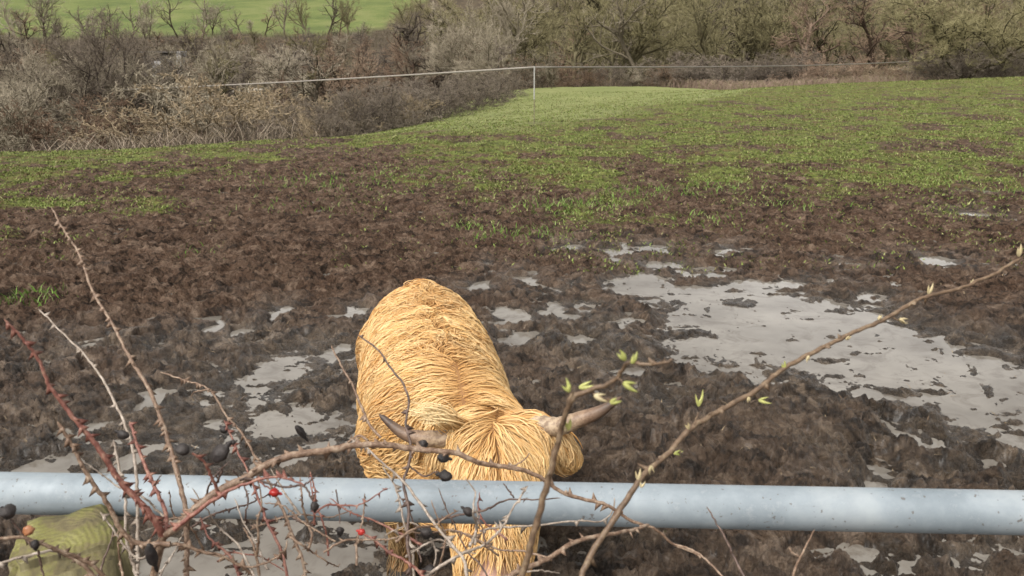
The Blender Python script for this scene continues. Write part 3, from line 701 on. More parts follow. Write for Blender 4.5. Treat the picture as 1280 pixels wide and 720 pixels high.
# eyes and nostrils
em = simple('eye_dark', (.01,.008,.006), (.02,.014,.01), 30, .12)
for c in ((-.128,2.205,.612),(.052,2.205,.628)):
    bm = bmesh.new(); bmesh.ops.create_uvsphere(bm, u_segments=16, v_segments=10, radius=.02, matrix=Matrix.Translation(c))
    me = bpy.data.meshes.new('eye'); bm.to_mesh(me); bm.free(); me.materials.append(em)
    for p in me.polygons: p.use_smooth = True
    e = bpy.data.objects.new('eye', me); C.objects.link(e); keep_place(e, cow)
for c in ((-.088,2.018,.428),(-.018,2.018,.43)):
    bm = bmesh.new(); bmesh.ops.create_uvsphere(bm, u_segments=12, v_segments=8, radius=.014, matrix=Matrix.Translation(c)@Matrix.Scale(.6,4,(0,1,0)))
    me = bpy.data.meshes.new('nostril'); bm.to_mesh(me); bm.free(); me.materials.append(em)
    e = bpy.data.objects.new('nostril', me); C.objects.link(e); keep_place(e, cow)

# hair: locks combed over the body
nv = len(bme.vertices); bv = np.zeros(nv*3, np.float32); bme.vertices.foreach_get('co', bv); bv = bv.reshape(-1,3).astype(float)
bme.calc_loop_triangles(); tr_ = np.zeros(len(bme.loop_triangles)*3, np.int32); bme.loop_triangles.foreach_get('vertices', tr_); tr_ = tr_.reshape(-1,3)
bvh = BVHTree.FromPolygons([tuple(v) for v in bv], [tuple(t) for t in tr_])
a_, b_, c_ = bv[tr_[:,0]], bv[tr_[:,1]], bv[tr_[:,2]]
fn = np.cross(b_-a_, c_-a_); area = np.linalg.norm(fn, axis=1)/2; fn /= (2*area[:,None]+1e-12); ctr = (a_+b_+c_)/3
SPN = np.array([(-.205,2.60),(-.25,2.82),(-.335,3.3),(-.385,3.56),(-.42,3.76)])
KNOT = at(622, 519, 2.30); WH = at(577, 464, 2.48)
ax_body = np.array((-.16,.98,0.)); ax_body /= np.linalg.norm(ax_body); lat = np.array((.98,.16,0.))
def noise3(p, s): return np.array(mnoise.noise_vector(Vector(p)*s))
def flow(p, nrm, region, ph):
    if region == 'head':
        d = p-KNOT+noise3(p+9, 16)*.022; d[1] *= .4; d[2] = min(d[2], .006)
        r = np.linalg.norm(d)+1e-6; d = d/r
        side = p[0]-KNOT[0]+.05*mnoise.noise(Vector(p)*9)
        f = d*.5+np.array((np.sign(side)*.2*max(0,1-abs(side)/.12),-.25,-.85))*min(1, r/.05)
        if p[2] > KNOT[2]-.03 and abs(side) > .03: f += np.array((np.sign(side)*1.1, 0, -.1))
        f += noise3(p, 10)*.45+noise3(p+3, 22)*.25
    elif region == 'neck':
        d = p-WH; s = d.dot(lat); along = d.dot(ax_body)
        f = lat*np.sign(s)*(1.0 if abs(s) > .012 else .6)+np.array((0,0,-.55))*min(1, abs(s)/.12)+ax_body*np.clip(along*3.0,-.6,.6)
        f += noise3(p, 9)*.35
    elif region == 'leg':
        f = np.array((0,0,-1.))+noise3(p, 12)*.4
    else:
        sx = np.interp(p[1], SPN[:,1], SPN[:,0]); s = (p[0]-sx)+.16*mnoise.noise(Vector(p)*7)*max(0,1-abs(p[0]-sx)/.16)
        f = lat*np.clip(s/.03,-1,1)*.8+np.array((0,0,-1.0))*min(1, abs(s)/.10)+ax_body*.35
        k = .45+.75*max(0, min(1, (p[1]-2.75)/.5))*max(0, 1-abs(s)/.3)
        f += noise3(p, 10)*k*1.25+noise3(p+5, 24)*k*1.5
    return f
strands = []; scol = []
def grow(p, nrm, region, L, r, lift, n, wave, col, tipcol):
    pts = []; P_ = np.array(p); h = 0; prev = None
    ph = random.random()*6.28; wf = random.uniform(1.0,2.2); st = L/(n-1)
    for i in range(n):
        t = i/(n-1)
        loc, nn, _, _ = bvh.find_nearest(Vector(P_))
        loc = np.array(loc); nn = np.array(nn)
        f = flow(loc, nn, region, ph); f = f-f.dot(nn)*nn; l_ = np.linalg.norm(f)
        f = f/l_ if l_ > 1e-6 else np.array((0,0,-1.))
        if prev is not None:
            f = f*.45+prev*.55; f /= np.linalg.norm(f)+1e-9
        prev = f
        hh = lift*(math.sin(min(1,t*1.5)*math.pi/2))*(1-.30*t)
        sd = np.cross(nn, f)
        q = loc+nn*(hh+.002)+sd*wave*math.sin(ph+t*6.28*wf)*min(1,t*2.5)
        pts.append(q); P_ = q+f*st
    t = np.linspace(0,1,n); rad = r*np.minimum(1,.55+t*1.6)*np.where(t>.55, 1-((t-.55)/.45)**1.6*.88, 1)
    strands.append((np.array(pts), rad)); scol.append((col, tipcol))
CREAM = np.array((.87,.605,.275)); GOLD = np.array((.70,.42,.16)); ORNG = np.array((.50,.235,.07)); PALE = np.array((.93,.745,.43))
def region_of(p):
    if p[1] < 2.40 or (p[1] < 2.46 and p[2] < .66 and p[0] > -.17): 
        return 'head'
    if p[2] < .34: return 'leg'
    if p[1] < 2.66: return 'neck'
    return 'body'
pr = area.copy()
vis = np.where(ctr[:,2] > .30, 1, .35); pr *= vis; pr *= np.where(ctr[:,1] < 2.42, 2.0, 1.0)
pr[(ctr[:,2] < .06)] = 0; pr[(ctr[:,1] < 2.045)] = 0
pr /= pr.sum()
NS = 60000
sel = rng.choice(len(area), NS, p=pr)
uv = rng.random((NS,2)); fl = uv.sum(1) > 1; uv[fl] = 1-uv[fl]
pts_ = a_[sel]+(b_-a_)[sel]*uv[:,:1]+(c_-a_)[sel]*uv[:,1:]
for i in range(NS):
    p = pts_[i]; reg = region_of(p); nr = fn[sel[i]]
    thick = random.random() < .30
    clump = mnoise.noise(Vector(p)*14)
    base = GOLD+(CREAM-GOLD)*min(1,max(0,.5+.9*clump+random.gauss(0,.25)))
    gin = min(.5, max(0, 1.3*mnoise.noise(Vector(p)*6+Vector((4,2,9)))+.5*mnoise.noise(Vector(p)*22)))
    base = base*(1-gin)+ORNG*1.15*gin
    tip = base*.45+PALE*.55 if random.random() < .6 else base
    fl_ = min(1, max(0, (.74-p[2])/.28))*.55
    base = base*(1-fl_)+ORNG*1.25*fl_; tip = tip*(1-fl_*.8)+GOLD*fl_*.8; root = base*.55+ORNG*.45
    if reg == 'head':
        ear = abs(p[0]+.035) > .125
        low = p[2] < .56
        L = random.uniform(.045,.075) if ear else random.uniform(.10,.19)
        if p[1] < 2.16: L = random.uniform(.07,.14)
        grow(p, nr, reg, L, (random.uniform(.0020,.0034) if thick and not ear else random.uniform(.0009,.0015)), random.uniform(.006,.034)*(0.6 if ear else 1), 9, .005, root, tip)
    elif reg == 'leg':
        dirt = min(.8, max(0, .9-2.2*p[2])); MUDC = np.array((.11,.08,.055)); grow(p, nr, reg, random.uniform(.04,.08), random.uniform(.001,.0024), random.uniform(.005,.015), 6, .004, root*.75*(1-dirt)+MUDC*dirt, tip*.75*(1-dirt)+MUDC*dirt)
    elif reg == 'neck':
        grow(p, nr, reg, random.uniform(.12,.2), random.uniform(.0017,.0028) if thick else random.uniform(.0009,.0015), random.uniform(.006,.036), 9, .007, root, tip)
    else:
        up = max(0, min(1, (p[2]-.6)/.15))
        grow(p, nr, reg, random.uniform(.07,.14), random.uniform(.0018,.0030) if thick else random.uniform(.0009,.0015), random.uniform(.005,.034), 9, .006+.007*up, root, tip)
# unruly tuft by the left horn
for i in range(150):
    b0 = at(572,534,2.30)+rng.normal(0,1,3)*(.018,.008,.010); e0 = at(530,514,2.28)+rng.normal(0,1,3)*(.02,.015,.016)
    m0 = (b0+e0)/2+np.array((0,-.02,.022))+rng.normal(0,.006,3)
    q = smooth_line(np.array([b0,m0,e0]), 8); th = random.random() < .3
    strands.append((q, (.003 if th else .0014)*np.array([.8,1,1,1,.9,.75,.5,.2]))); scol.append((GOLD, PALE*.95))
# tail switch
for i in range(260):
    b0 = np.array((-.42,3.80,random.uniform(.33,.62)))+rng.normal(0,.012,3)
    L = random.uniform(.12,.25); q = [b0+np.array((rng.normal(0,.02)*t, .02*t+rng.normal(0,.004), -L*t)) for t in np.linspace(0,1,8)]
    strands.append((np.array(q), np.linspace(.003,.0008,8))); scol.append((GOLD*.8, CREAM*.8))
V, F, ids, tt = tubes(strands, 4)
sc0 = np.array([s[0] for s in scol]); sc1 = np.array([s[1] for s in scol])
colr = sc0[ids]+(sc1[ids]-sc0[ids])*np.minimum(1, tt*1.4)[:,None]
fm = NT('calf_hair'); fm.set(Base_Color=fm.attr('Col','Color'), Roughness=.55); fm.b.inputs['Specular IOR Level'].default_value = .25
ft = fm.n('ShaderNodeBsdfTranslucent'); fm.l(fm.attr('Col','Color'), ft.inputs['Color'])
mx = fm.n('ShaderNodeMixShader'); mx.inputs[0].default_value = .22
fm.l(fm.b.outputs[0], mx.inputs[1]); fm.l(ft.outputs[0], mx.inputs[2]); fm.l(mx.outputs[0], fm.t.nodes['Material Output'].inputs['Surface'])
keep_place(mk('hair', V, F, fm.m, smooth=True, attrs={'Col':colr}), cow)
# ---------------------------------------------------------------- bare winter trees
def bark(name, cols, spread=.35):
    m = NT(name); oi = m.n('ShaderNodeObjectInfo')
    P = m.n('ShaderNodeNewGeometry').outputs['Position']
    f = m.math('ADD', m.math('MULTIPLY', m.noise(1.7, 4, .6, P), .6), m.math('MULTIPLY', oi.outputs['Random'], .4))
    m.set(Base_Color=m.ramp(f, [(.25,cols[0]),(.5,cols[1]),(.75,cols[2])]), Roughness=.85)
    m.b.inputs['Specular IOR Level'].default_value = .06
    return m.m
BK = {
 'grey':  (bark('grey_bark', [(.045,.037,.025),(.13,.11,.078),(.33,.29,.215)]), bark('grey_twigs', [(.19,.165,.12),(.31,.27,.20),(.43,.38,.29)])),
 'red':   (bark('reddish_bark', [(.04,.029,.021),(.08,.057,.041),(.16,.115,.085)]), bark('reddish_twigs', [(.17,.115,.08),(.26,.185,.13),(.36,.265,.19)])),
 'olive': (bark('olive_bark', [(.035,.030,.017),(.08,.07,.038),(.22,.195,.12)]), bark('olive_twigs', [(.15,.135,.07),(.24,.215,.115),(.34,.305,.175)])),
 'tan':   (bark('tan_bark', [(.22,.175,.115),(.33,.27,.185),(.43,.36,.25)]), bark('tan_twigs', [(.25,.195,.125),(.37,.295,.195),(.47,.385,.265)])),
 'plum':  (bark('purple_grey_bark', [(.035,.028,.023),(.07,.056,.047),(.13,.105,.09)]), bark('purple_grey_twigs', [(.14,.115,.09),(.215,.18,.14),(.30,.255,.205)]))}
def grow_tree(seed, H, stems=1, lean=.1, fork=.3, nc=(9,7,6,5), ang=(50,45,45,40), ratio=(.62,.55,.5,.55), gnarl=.16, trop=.06, r0=.018, twig=.010, levels=4, base_r=.0, trunkL=.72):
    r = np.random.default_rng(seed); big = []; small = []
    def rot(d, a):
        v = r.normal(size=3); v -= v.dot(d)*d; v /= np.linalg.norm(v)+1e-9
        return d*math.cos(a)+v*math.sin(a)
    def br(p, d, L, rad, lev):
        n = (8,7,5,4,3)[min(lev,4)]; pts = [p]; dirs = [d]
        for i in range(n-1):
            d = d+r.normal(size=3)*gnarl*(1+.3*lev)+np.array((0,0,trop)); d /= np.linalg.norm(d)
            p = p+d*L/(n-1); pts.append(p); dirs.append(d)
        pts = np.array(pts); rr_ = np.linspace(rad, rad*(.45 if lev < 3 else .5), n)
        (big if lev <= 2 else small).append((pts, rr_))
        if lev < levels:
            k = nc[lev]; k = max(2, int(k*r.uniform(.75,1.25)))
            for j in range(k):
                t = (fork if lev == 0 else .22)+(1-(fork if lev == 0 else .22))*(j+r.random())/k
                q = t*(n-1); i = min(int(q), n-2); pp = pts[i]+(pts[i+1]-pts[i])*(q-i)
                a = math.radians(ang[lev]*r.uniform(.65,1.3))
                nd = rot(dirs[i], a)
                if nd[2] < -.15: nd[2] *= -.3
                nl = L*ratio[lev]*r.uniform(.7,1.25)*(1.15-.5*t)
                nr = max(twig, rad*(.62 if lev < 2 else .6)*(1-.4*t))
                br(pp, nd/np.linalg.norm(nd), nl, nr, lev+1)
    for s in range(stems):
        a = 2*np.pi*(s+r.random())/stems; ln_ = lean*r.uniform(.4,1.2)
        d = np.array((math.cos(a)*ln_, math.sin(a)*ln_, 1.)); d /= np.linalg.norm(d)
        br(np.array((math.cos(a)*base_r*r.random(), math.sin(a)*base_r*r.random(), -.15)), d, H*trunkL*r.uniform(.85,1.1), H*r0/(stems**.35), 0)
    return big, small
PROTO = {}
def proto(kind, variant, colour, **kw):
    big, small = grow_tree(variant*77+5, **kw)
    V, F, _, _ = tubes(big, 5); V2, F2, _, _ = tubes(small, 3)
    top = np.percentile(np.concatenate([V[:,2], V2[:,2]]), 98.)
    a = mk('trunk', V, F, BK[colour][0], smooth=True); b = mk('crown', V2, F2, BK[colour][1], smooth=True)
    md = (a.data, b.data); bpy.data.objects.remove(a); bpy.data.objects.remove(b)
    PROTO[kind] = md+(top,)
def wood_tree(k, v, c, **kw): proto(k, v, c, **{**dict(H=9, stems=1, fork=.22, nc=(10,7,6,4), ang=(46,46,45,40), gnarl=.16, trop=.05, r0=.022, twig=.0135), **kw})
wood_tree('woodA', 1, 'olive'); wood_tree('woodB', 2, 'grey', stems=2, lean=.25, nc=(7,7,6,5)); wood_tree('woodC', 3, 'red', ang=(55,50,45,40)); wood_tree('woodD', 4, 'olive', gnarl=.22, stems=3, lean=.3, nc=(6,6,6,5)); wood_tree('woodE', 5, 'plum')
wood_tree('woodF', 12, 'olive', ang=(34,40,45,40), nc=(9,6,7,5), trop=.10)
wood_tree('gnarled', 6, 'olive', H=8, stems=4, lean=.5, gnarl=.30, ang=(60,55,50,45), nc=(10,8,7,5), r0=.018, trop=.02)
wood_tree('open', 7, 'grey', fork=.35, nc=(8,5,4,3), ang=(38,40,40,40), twig=.013)
wood_tree('dome', 8, 'plum', H=6.5, stems=5, lean=.6, nc=(8,8,7,5), base_r=.6, trop=.05, r0=.016, twig=.010)
wood_tree('domeP', 9, 'grey', H=6.5, stems=6, lean=.65, nc=(7,7,7,5), base_r=.6, trop=.05, r0=.019, twig=.010)
def shrub_(k, v, c, **kw): proto(k, v, c, **{**dict(H=2.2, stems=11, lean=.75, base_r=.5, fork=.12, nc=(8,7,5,3), ang=(40,42,42,40), ratio=(.5,.5,.5,.5), gnarl=.2, trop=.04, r0=.012, twig=.006, trunkL=.8), **kw})
shrub_('hedgeA', 21, 'plum'); shrub_('hedgeB', 22, 'plum', gnarl=.28); shrub_('tanbush', 23, 'tan', nc=(6,5,4,3), twig=.009, r0=.016); shrub_('greybush', 24, 'grey', nc=(6,5,4,3), twig=.009, r0=.016)
shrub_('redbush', 25, 'red')
def plant(kind, pos, height, label, cat, group=None, name='bare_tree', wide=1., rz=None):
    tm, cmsh, top = PROTO[kind]
    t = thing(name, label, cat, tuple(pos), group); s = height/top
    t.scale = (s*wide, s*wide, s); t.rotation_euler = (0,0,random.uniform(0,6.28) if rz is None else rz)
    for nm, d in (('trunk', tm), ('crown', cmsh)):
        o = bpy.data.objects.new(nm, d); C.objects.link(o); o.parent = t
    return t
def stand(kind, px, y, toprow, label, cat='tree', group=None, name='bare_tree', wide=1., sink=.05):
    x = at(px, 100, y)[0]; z = gz(x, y)
    h = CAM_H+y*slope(toprow)-z
    return plant(kind, (x, y, z-sink), max(.5, h*1.03), label, cat, group, name, wide)

# named trees and bushes of the valley
stand('domeP', 50, 40, 72, 'broad pale grey rounded bare bush tree at the far left edge behind the field brow', wide=1.15)
stand('dome', 118, 44, 40, 'tall dark purplish rounded bare tree on the left, the biggest dome below the green hill', wide=1.05)
stand('domeP', -25, 47, 62, 'pale grey bare tree half cut off by the left edge', wide=1.1)
stand('greybush', 12, 31, 120, 'olive grey low bush in the bottom left corner of the wood', 'bush', name='bare_bush', wide=1.3)
stand('greybush', 215, 36, 97, 'grey-brown sprawling bush with pale forked stems left of the wire end', 'bush', name='bare_bush', wide=1.4)
stand('tanbush', 262, 34, 103, 'pale tan branching bush with antler-like stems behind the grassy brow', 'bush', name='bare_bush', wide=1.45)
stand('greybush', 305, 37, 116, 'light grey tangled bush between the tan bush and a dark round shrub', 'bush', name='bare_bush', wide=1.3)
stand('hedgeA', 338, 33, 130, 'dark round dense shrub low behind the grassy brow', 'bush', name='bare_bush', wide=1.25)
stand('tanbush', 392, 32, 124, 'pinkish tan upright bush at the left end of the purple hedge', 'bush', name='bare_bush', wide=1.1)
stand('redbush', 170, 38, 128, 'reddish brown bush at the foot of the big purplish dome tree', 'bush', name='bare_bush', wide=1.3)
stand('redbush', 80, 33, 132, 'reddish bush low in front of the pale grey dome tree', 'bush', name='bare_bush', wide=1.3)
stand('open', 292, 74, 52, 'grey open tree with a forked black trunk right of the big dome', wide=.9)
stand('woodB', 345, 82, 62, 'grey bare tree above the left part of the wire')
stand('woodC', 440, 80, 66, 'reddish bare tree behind the middle of the purple hedge', wide=1.1)
stand('woodC', 505, 86, 48, 'rust-brown broad bare tree behind the right part of the hedge', wide=1.2)
ivt = stand('open', 406, 66, 66, 'dark bare tree with ivy climbing its trunk above the wire')
ivl = rng.normal(0,1,(900,3))*np.array((.22,.22,.75))+np.array((0,0,1.2))
s_ = rng.uniform(.05,.11,900); ivn = rng.normal(0,1,(900,3)); ivn /= np.linalg.norm(ivn,axis=1,keepdims=True); ivb = np.cross(ivn, rng.normal(0,1,(900,3))); ivb /= np.linalg.norm(ivb,axis=1,keepdims=True)
Vv = np.stack([ivl-ivn*s_[:,None], ivl+ivb*s_[:,None]*.7, ivl+ivn*s_[:,None], ivl-ivb*s_[:,None]*.7],1).reshape(-1,3)
iv = mk('ivy', Vv, np.arange(3600).reshape(-1,4), simple('ivy_leaf', (.012,.035,.010), (.03,.07,.02), 8, .5)); iv.parent = ivt
stand('domeP', 598, 66, 12, 'tall pale silvery tree with many upright limbs above the end of the hedge', wide=.95)
stand('woodB', 636, 84, -5, 'grey tree directly behind the silvery tree, its top out of the frame')
stand('open', 806, 82, -8, 'dark wide-limbed bare tree with a spreading fork right of the white fence post', wide=1.25)
stand('gnarled', 1205, 60, -12, 'big gnarled olive tree with twisted limbs at the right edge of the wood', wide=1.25)
stand('gnarled', 1262, 64, 10, 'twisted olive tree cut off by the right edge of the photo', wide=1.2)
stand('woodC', 1098, 92, 40, 'thin dark reddish tree standing beside the white boulders')
stand('domeP', 158, 47, 66, 'grey bare tree behind the right flank of the purplish dome tree', wide=1.1)
stand('dome', 84, 47, 52, 'purplish bare tree filling between the two dome trees', wide=1.05)
stand('greybush', 224, 98, 66, 'small grey bush in front of the farm shed gable', 'bush', name='bare_bush')
for px, y, top in ((1178,61,64),(1222,60,58),(1250,62,66)):
    stand('hedgeB', px, y, top, 'dark bush crowding the foot of the gnarled olive tree at the right edge', 'bush', 'dark bushes at the foot of the gnarled tree', 'scrub_bush', 1.3)
# hedge along the lower edge of the field
for i, (px, y, top) in enumerate([(428,31,122),(452,33,112),(476,35,109),(500,37,107),(524,39.5,104),(548,42,101),(570,45,99),(592,48.5,95),(612,53,92),(632,58,90)]):
    stand('hedgeA' if i%2 else 'hedgeB', px, y, top, 'purple-grey bare hedge bush in the dense row sloping up to the white fence post', 'bush', 'hedge bushes along the lower edge of the field', 'hedge_bush', 1.25)
stand('tanbush', 505, 36, 118, 'pale tan stems sprouting in front of the purple hedge', 'bush', name='bare_bush', wide=.9)
stand('greybush', 686, 74, 62, 'rounded grey bush just right of the white fence post', 'bush', name='bare_bush', wide=1.1)
# scrub at the foot of the wood on the right
for px, y, top, k in [(724,79,84,'redbush'),(760,80,80,'hedgeA'),(800,80,84,'greybush'),(838,80,82,'redbush'),(850,80,70,'hedgeB'),(880,79,74,'hedgeB'),(920,78,76,'hedgeA'),(960,78,74,'hedgeB'),(985,77,66,'hedgeA'),(1010,76,70,'hedgeA'),(1040,74,70,'redbush'),(1068,74,82,'tanbush'),(1110,72,84,'tanbush'),(1140,70,78,'redbush'),(1165,68,72,'greybush'),(1240,66,80,'greybush'),(1280,66,76,'tanbush'),(655,75,80,'hedgeA'),(672,78,74,'redbush')]:
    lab = {'redbush':'reddish scrub bush along the far edge of the right-hand grass','hedgeA':'dark purplish scrub bush along the far edge of the right-hand grass','hedgeB':'dark purplish scrub bush along the far edge of the right-hand grass','greybush':'grey scrub bush along the far edge of the right-hand grass','tanbush':'pale tan scrub bush along the far edge of the right-hand grass'}[k]
    stand(k, px, y, top, lab, 'bush', 'scrub bushes at the foot of the wood: '+lab.split()[0], 'scrub_bush', 1.3)
# slender trees standing against the green hill field, top left
for px, y, top, k, lab in [(30,165,-6,'open','slender tree near the left edge against the green hill'),(62,160,-8,'woodB','bushy many-limbed tree against the green hill, left'),(128,176,8,'open','thin tree against the green hill right of the bushy one'),(150,178,22,'open','short tree low on the edge of the green hill'),(192,172,2,'woodB','twin-limbed dark tree against the green hill above the shed'),(228,176,-4,'open','thin straight dark tree right above the shed'),(256,176,-6,'open','tall thin forked tree against the middle of the green hill'),(308,178,12,'open','small round-headed tree against the green hill'),
   (360,170,-10,'open','tall slim tree, first of the close row right on the green hill'),(388,170,-8,'woodF','slim tree in the middle of the close row on the green hill'),(410,172,-12,'open','slim straight tree right in the close row on the green hill'),(440,172,-6,'woodF','grey-trunked tree near the right end of the green hill')]:
    stand(k, px, y, top, lab, 'tree', name='slender_tree', wide=.85)
# the wood itself
taken = []
def fill(n, ylo, yhi, plo, phi, kinds, hmin, hmax, label, group, gap=3.4, tall=False):
    c = 0; tries = 0
    while c < n and tries < n*40:
        tries += 1
        y = random.uniform(ylo, yhi); px = random.uniform(plo, phi); x = at(px, 60, y)[0]
        if any((x-a)**2+(y-b)**2 < gap*gap for a, b in taken): continue
        z = gz(x, y); h = random.uniform(hmin, hmax)
        if px < 470 and tall:
            h = max(3, CAM_H+y*slope(random.uniform(4, 34))-z)
        elif px < 470:
            top = 360-FPX*math.tan(math.atan2(z+h-CAM_H, y)+PITCH)
            lim = 30 if random.random() < .5 else 44
            if top < lim: h = CAM_H+y*slope(random.uniform(lim, lim+18))-z
            if h < 2.2: continue
        k = random.choice(kinds); taken.append((x,y)); c += 1
        plant(k, (x,y,z-.1), h, label.replace('KIND', {'olive':'olive-brown','grey':'grey','red':'reddish','plum':'dark purplish'}[KC[k]]), 'tree', group+' ('+KC[k]+')', 'woodland_tree', random.uniform(.85,1.2))
KC = {'woodA':'olive','woodB':'grey','woodC':'red','woodD':'olive','woodE':'plum','woodF':'olive','open':'grey'}
fill(34, 84, 104, 640, 1340, ['woodA','woodA','woodD','woodC','woodF','woodF'], 6.5, 10, 'KIND bare tree in the crowded wood behind the right-hand field', 'trees of the crowded right-hand wood', 3.3)
fill(75, 104, 165, 460, 1400, ['woodA','woodD','woodF','woodE','woodA','woodF'], 7, 11, 'KIND bare tree in the crowded wood behind the right-hand field', 'trees of the crowded right-hand wood', 3.6)
fill(12, 165, 215, 500, 1400, ['woodA','woodD','woodF'], 8, 11, 'KIND bare tree in the crowded wood behind the right-hand field', 'trees of the crowded right-hand wood', 5)
fill(24, 72, 104, 380, 650, ['woodC','woodC','woodB','woodE'], 4.5, 7, 'KIND bare tree in the wood beyond the purple hedge', 'trees beyond the purple hedge', 3.2)
fill(34, 66, 110, -60, 400, ['woodB','woodC','woodE','woodA'], 4.5, 6.5, 'KIND bare tree in the valley wood below the green hill', 'trees of the left valley wood', 3.4)
fill(56, 110, 184, -80, 470, ['woodB','woodC','woodE','woodA','woodC'], 5, 8, 'KIND bare tree in the valley wood below the green hill', 'trees of the left valley wood', 4.0)

fill(22, 150, 188, -40, 470, ['open','woodB','open','woodC'], 5, 8, 'KIND bare tree in the valley wood below the green hill', 'trees of the left valley wood', 3.0, True)

fill(16, 40, 150, -330, -60, ['woodB','woodC','open'], 5, 8, 'KIND bare tree in the valley wood below the green hill', 'trees of the left valley wood', 5)
fill(10, 80, 150, 1400, 1600, ['woodA','woodF'], 7, 10, 'KIND bare tree in the crowded wood behind the right-hand field', 'trees of the crowded right-hand wood', 5)
# brambles, dead bracken and brushwood on the valley floor
def brush(n, yl, yh, pl, ph, hl, hh, rad, pal, name, label):
    ps = []; cs = []
    for i in range(n):
        y = random.uniform(yl, yh); px = random.uniform(pl, ph); x = at(px,60,y)[0]
        Xq = x/y; bw = np.interp(Xq, [-.95,-.577,-.289,-.19,-.1,0,.15,.289,.577,.95], [24,25,28,31,42,78,80,62,64,66])
        if y < bw: continue
        z = gz(x,y); a = random.uniform(0,6.28); h = random.uniform(hl,hh); L = h*random.uniform(.4,1.3)
        d = np.array((math.cos(a)*L, math.sin(a)*L, 0)); b = np.array((x,y,z-.05))
        ps.append((np.array([b, b+d*.25+(0,0,h*.65), b+d*.65+(0,0,h), b+d+(0,0,h*random.uniform(.5,.95))]), np.array([rad,rad,rad*.8,rad*.4])))
        cs.append(random.choice(pal))
    V, F, ids, _ = tubes(ps, 3); cs = np.array(cs)
    return tag(mk(name, V, F, br_m.m, attrs={'Col':cs[ids]*rng.uniform(.8,1.2,(len(ps),1))[ids]}), label, kind='stuff')
br_m = NT('brushwood'); br_m.set(Base_Color=br_m.attr('Col','Color'), Roughness=.9); br_m.b.inputs['Specular IOR Level'].default_value = .15
brush(14000, 24, 64, -380, 640, .3, 1.0, .011, [(.12,.098,.07),(.17,.14,.10),(.07,.056,.042),(.10,.07,.055),(.05,.04,.032)], 'brushwood', 'tangle of grey-brown brushwood and brambles on the valley floor at the left')
brush(700, 23, 31, 30, 420, .5, 1.0, .009, [(.34,.28,.215),(.27,.22,.165)], 'dead_bracken', 'pale arching dead bracken stalks along the grassy brow')
brush(24000, 62, 84, 560, 1600, .25, .9, .015, [(.25,.18,.14),(.20,.145,.11),(.28,.21,.16),(.22,.19,.11)], 'bramble_scrub', 'pinkish brown bramble scrub at the foot of the right-hand wood')
brush(20000, 84, 190, -380, 1650, .3, 1.0, .022, [(.08,.065,.042),(.11,.09,.058),(.05,.04,.028),(.09,.082,.04)], 'undergrowth', 'brown undergrowth on the floor of the far wood')

# white electric fence
pw = simple('white_plastic', (.28,.28,.26), (.42,.42,.39), 12, .45, .1)
tp = simple('weathered_tape', (.20,.18,.15), (.30,.275,.24), 40, .7, .2)
stk = simple('grey_stake', (.14,.11,.08), (.24,.20,.15), 30, .85, .4)
ptop = at(668, 84, 24); pz = gz(ptop[0], 24)
fence = thing('electric_fence', 'thin white post carrying a long pale tape across the far field', 'fence', (ptop[0], 24, pz))
zm = pz+.45*(ptop[2]-pz)
for nm, z0, z1, r_, m_ in (('post', zm, ptop[2]+.02, .018, pw), ('spike', pz-.1, zm-.003, .010, stk)):
    V, F, _, _ = tubes([(np.array([(ptop[0],24,z) for z in np.linspace(z0, z1, 6)]), np.full(6, r_))], 10)
    keep_place(mk(nm, V, F, m_, smooth=True), fence)
lp = at(150, 112, 42); rp = at(1136, 77, 56)
for e in (lp, rp):
    zz = gz(e[0], e[1]); L = np.array([(e[0],e[1],z) for z in np.linspace(zz-.1, e[2]+.05, 6)])
    V, F, _, _ = tubes([(L, np.full(6,.016))], 8); keep_place(mk('stake', V, F, stk, smooth=True), fence)
L = np.vstack([np.linspace(lp, ptop, 40), np.linspace(ptop, rp, 40)[1:]])
sag = np.concatenate([np.sin(np.linspace(0,np.pi,40))*.05, np.sin(np.linspace(0,np.pi,40))[1:]*.10])
L[:,2] -= sag; hw = .023; nl = len(L)
tn = np.gradient(L, axis=0); tn[:,2] = 0; tn /= np.linalg.norm(tn,axis=1,keepdims=True); nn_ = np.stack([-tn[:,1],tn[:,0],0*tn[:,0]],1)
V = np.stack([L+nn_*.003+(0,0,hw), L+nn_*.003-(0,0,hw), L-nn_*.003-(0,0,hw), L-nn_*.003+(0,0,hw)],1).reshape(-1,3)
q = np.arange(nl-1)[:,None]*4; F = np.concatenate([q+np.array([[a,(a+1)%4,4+(a+1)%4,4+a]]) for a in range(4)])
keep_place(mk('tape', V, F, tp), fence)

# shed, stones and track on the far slope
def slab(nm, c, dim, mat, root, rz=0):
    bm = bmesh.new(); bmesh.ops.create_cube(bm, size=1, matrix=Matrix.Translation(c)@Matrix.Rotation(rz,4,'Z')@Matrix.Diagonal((*dim,1)))
    bmesh.ops.bevel(bm, geom=bm.edges[:], offset=min(dim)*.08, segments=1, affect='EDGES')
    me = bpy.data.meshes.new(nm); bm.to_mesh(me); bm.free(); me.materials.append(mat)
    o = bpy.data.objects.new(nm, me); C.objects.link(o); o.parent = root; return o
sx, _, sz = at(206, 68, 128); sg = gz(sx, 128)
top = CAM_H+128*slope(60)
shed = thing('farm_shed', 'low farm shed with dark roof and whitewashed gable among the trees under the green hill', 'shed', (sx,128,sg))
hW = top-sg
dkw = simple('shed_boards', (.05,.042,.034), (.10,.085,.07), 4, .8); whw = simple('whitewash', (.22,.215,.21), (.36,.35,.335), 3, .8); rfm = simple('shed_roof', (.045,.04,.036), (.085,.075,.07), 3, .7)
slab('wall', (-.3,0,hW*.42), (4.6,2.6,hW*.84), dkw, shed); slab('roof', (-.3,-.1,hW*.87), (5.0,3.1,.22), rfm, shed)
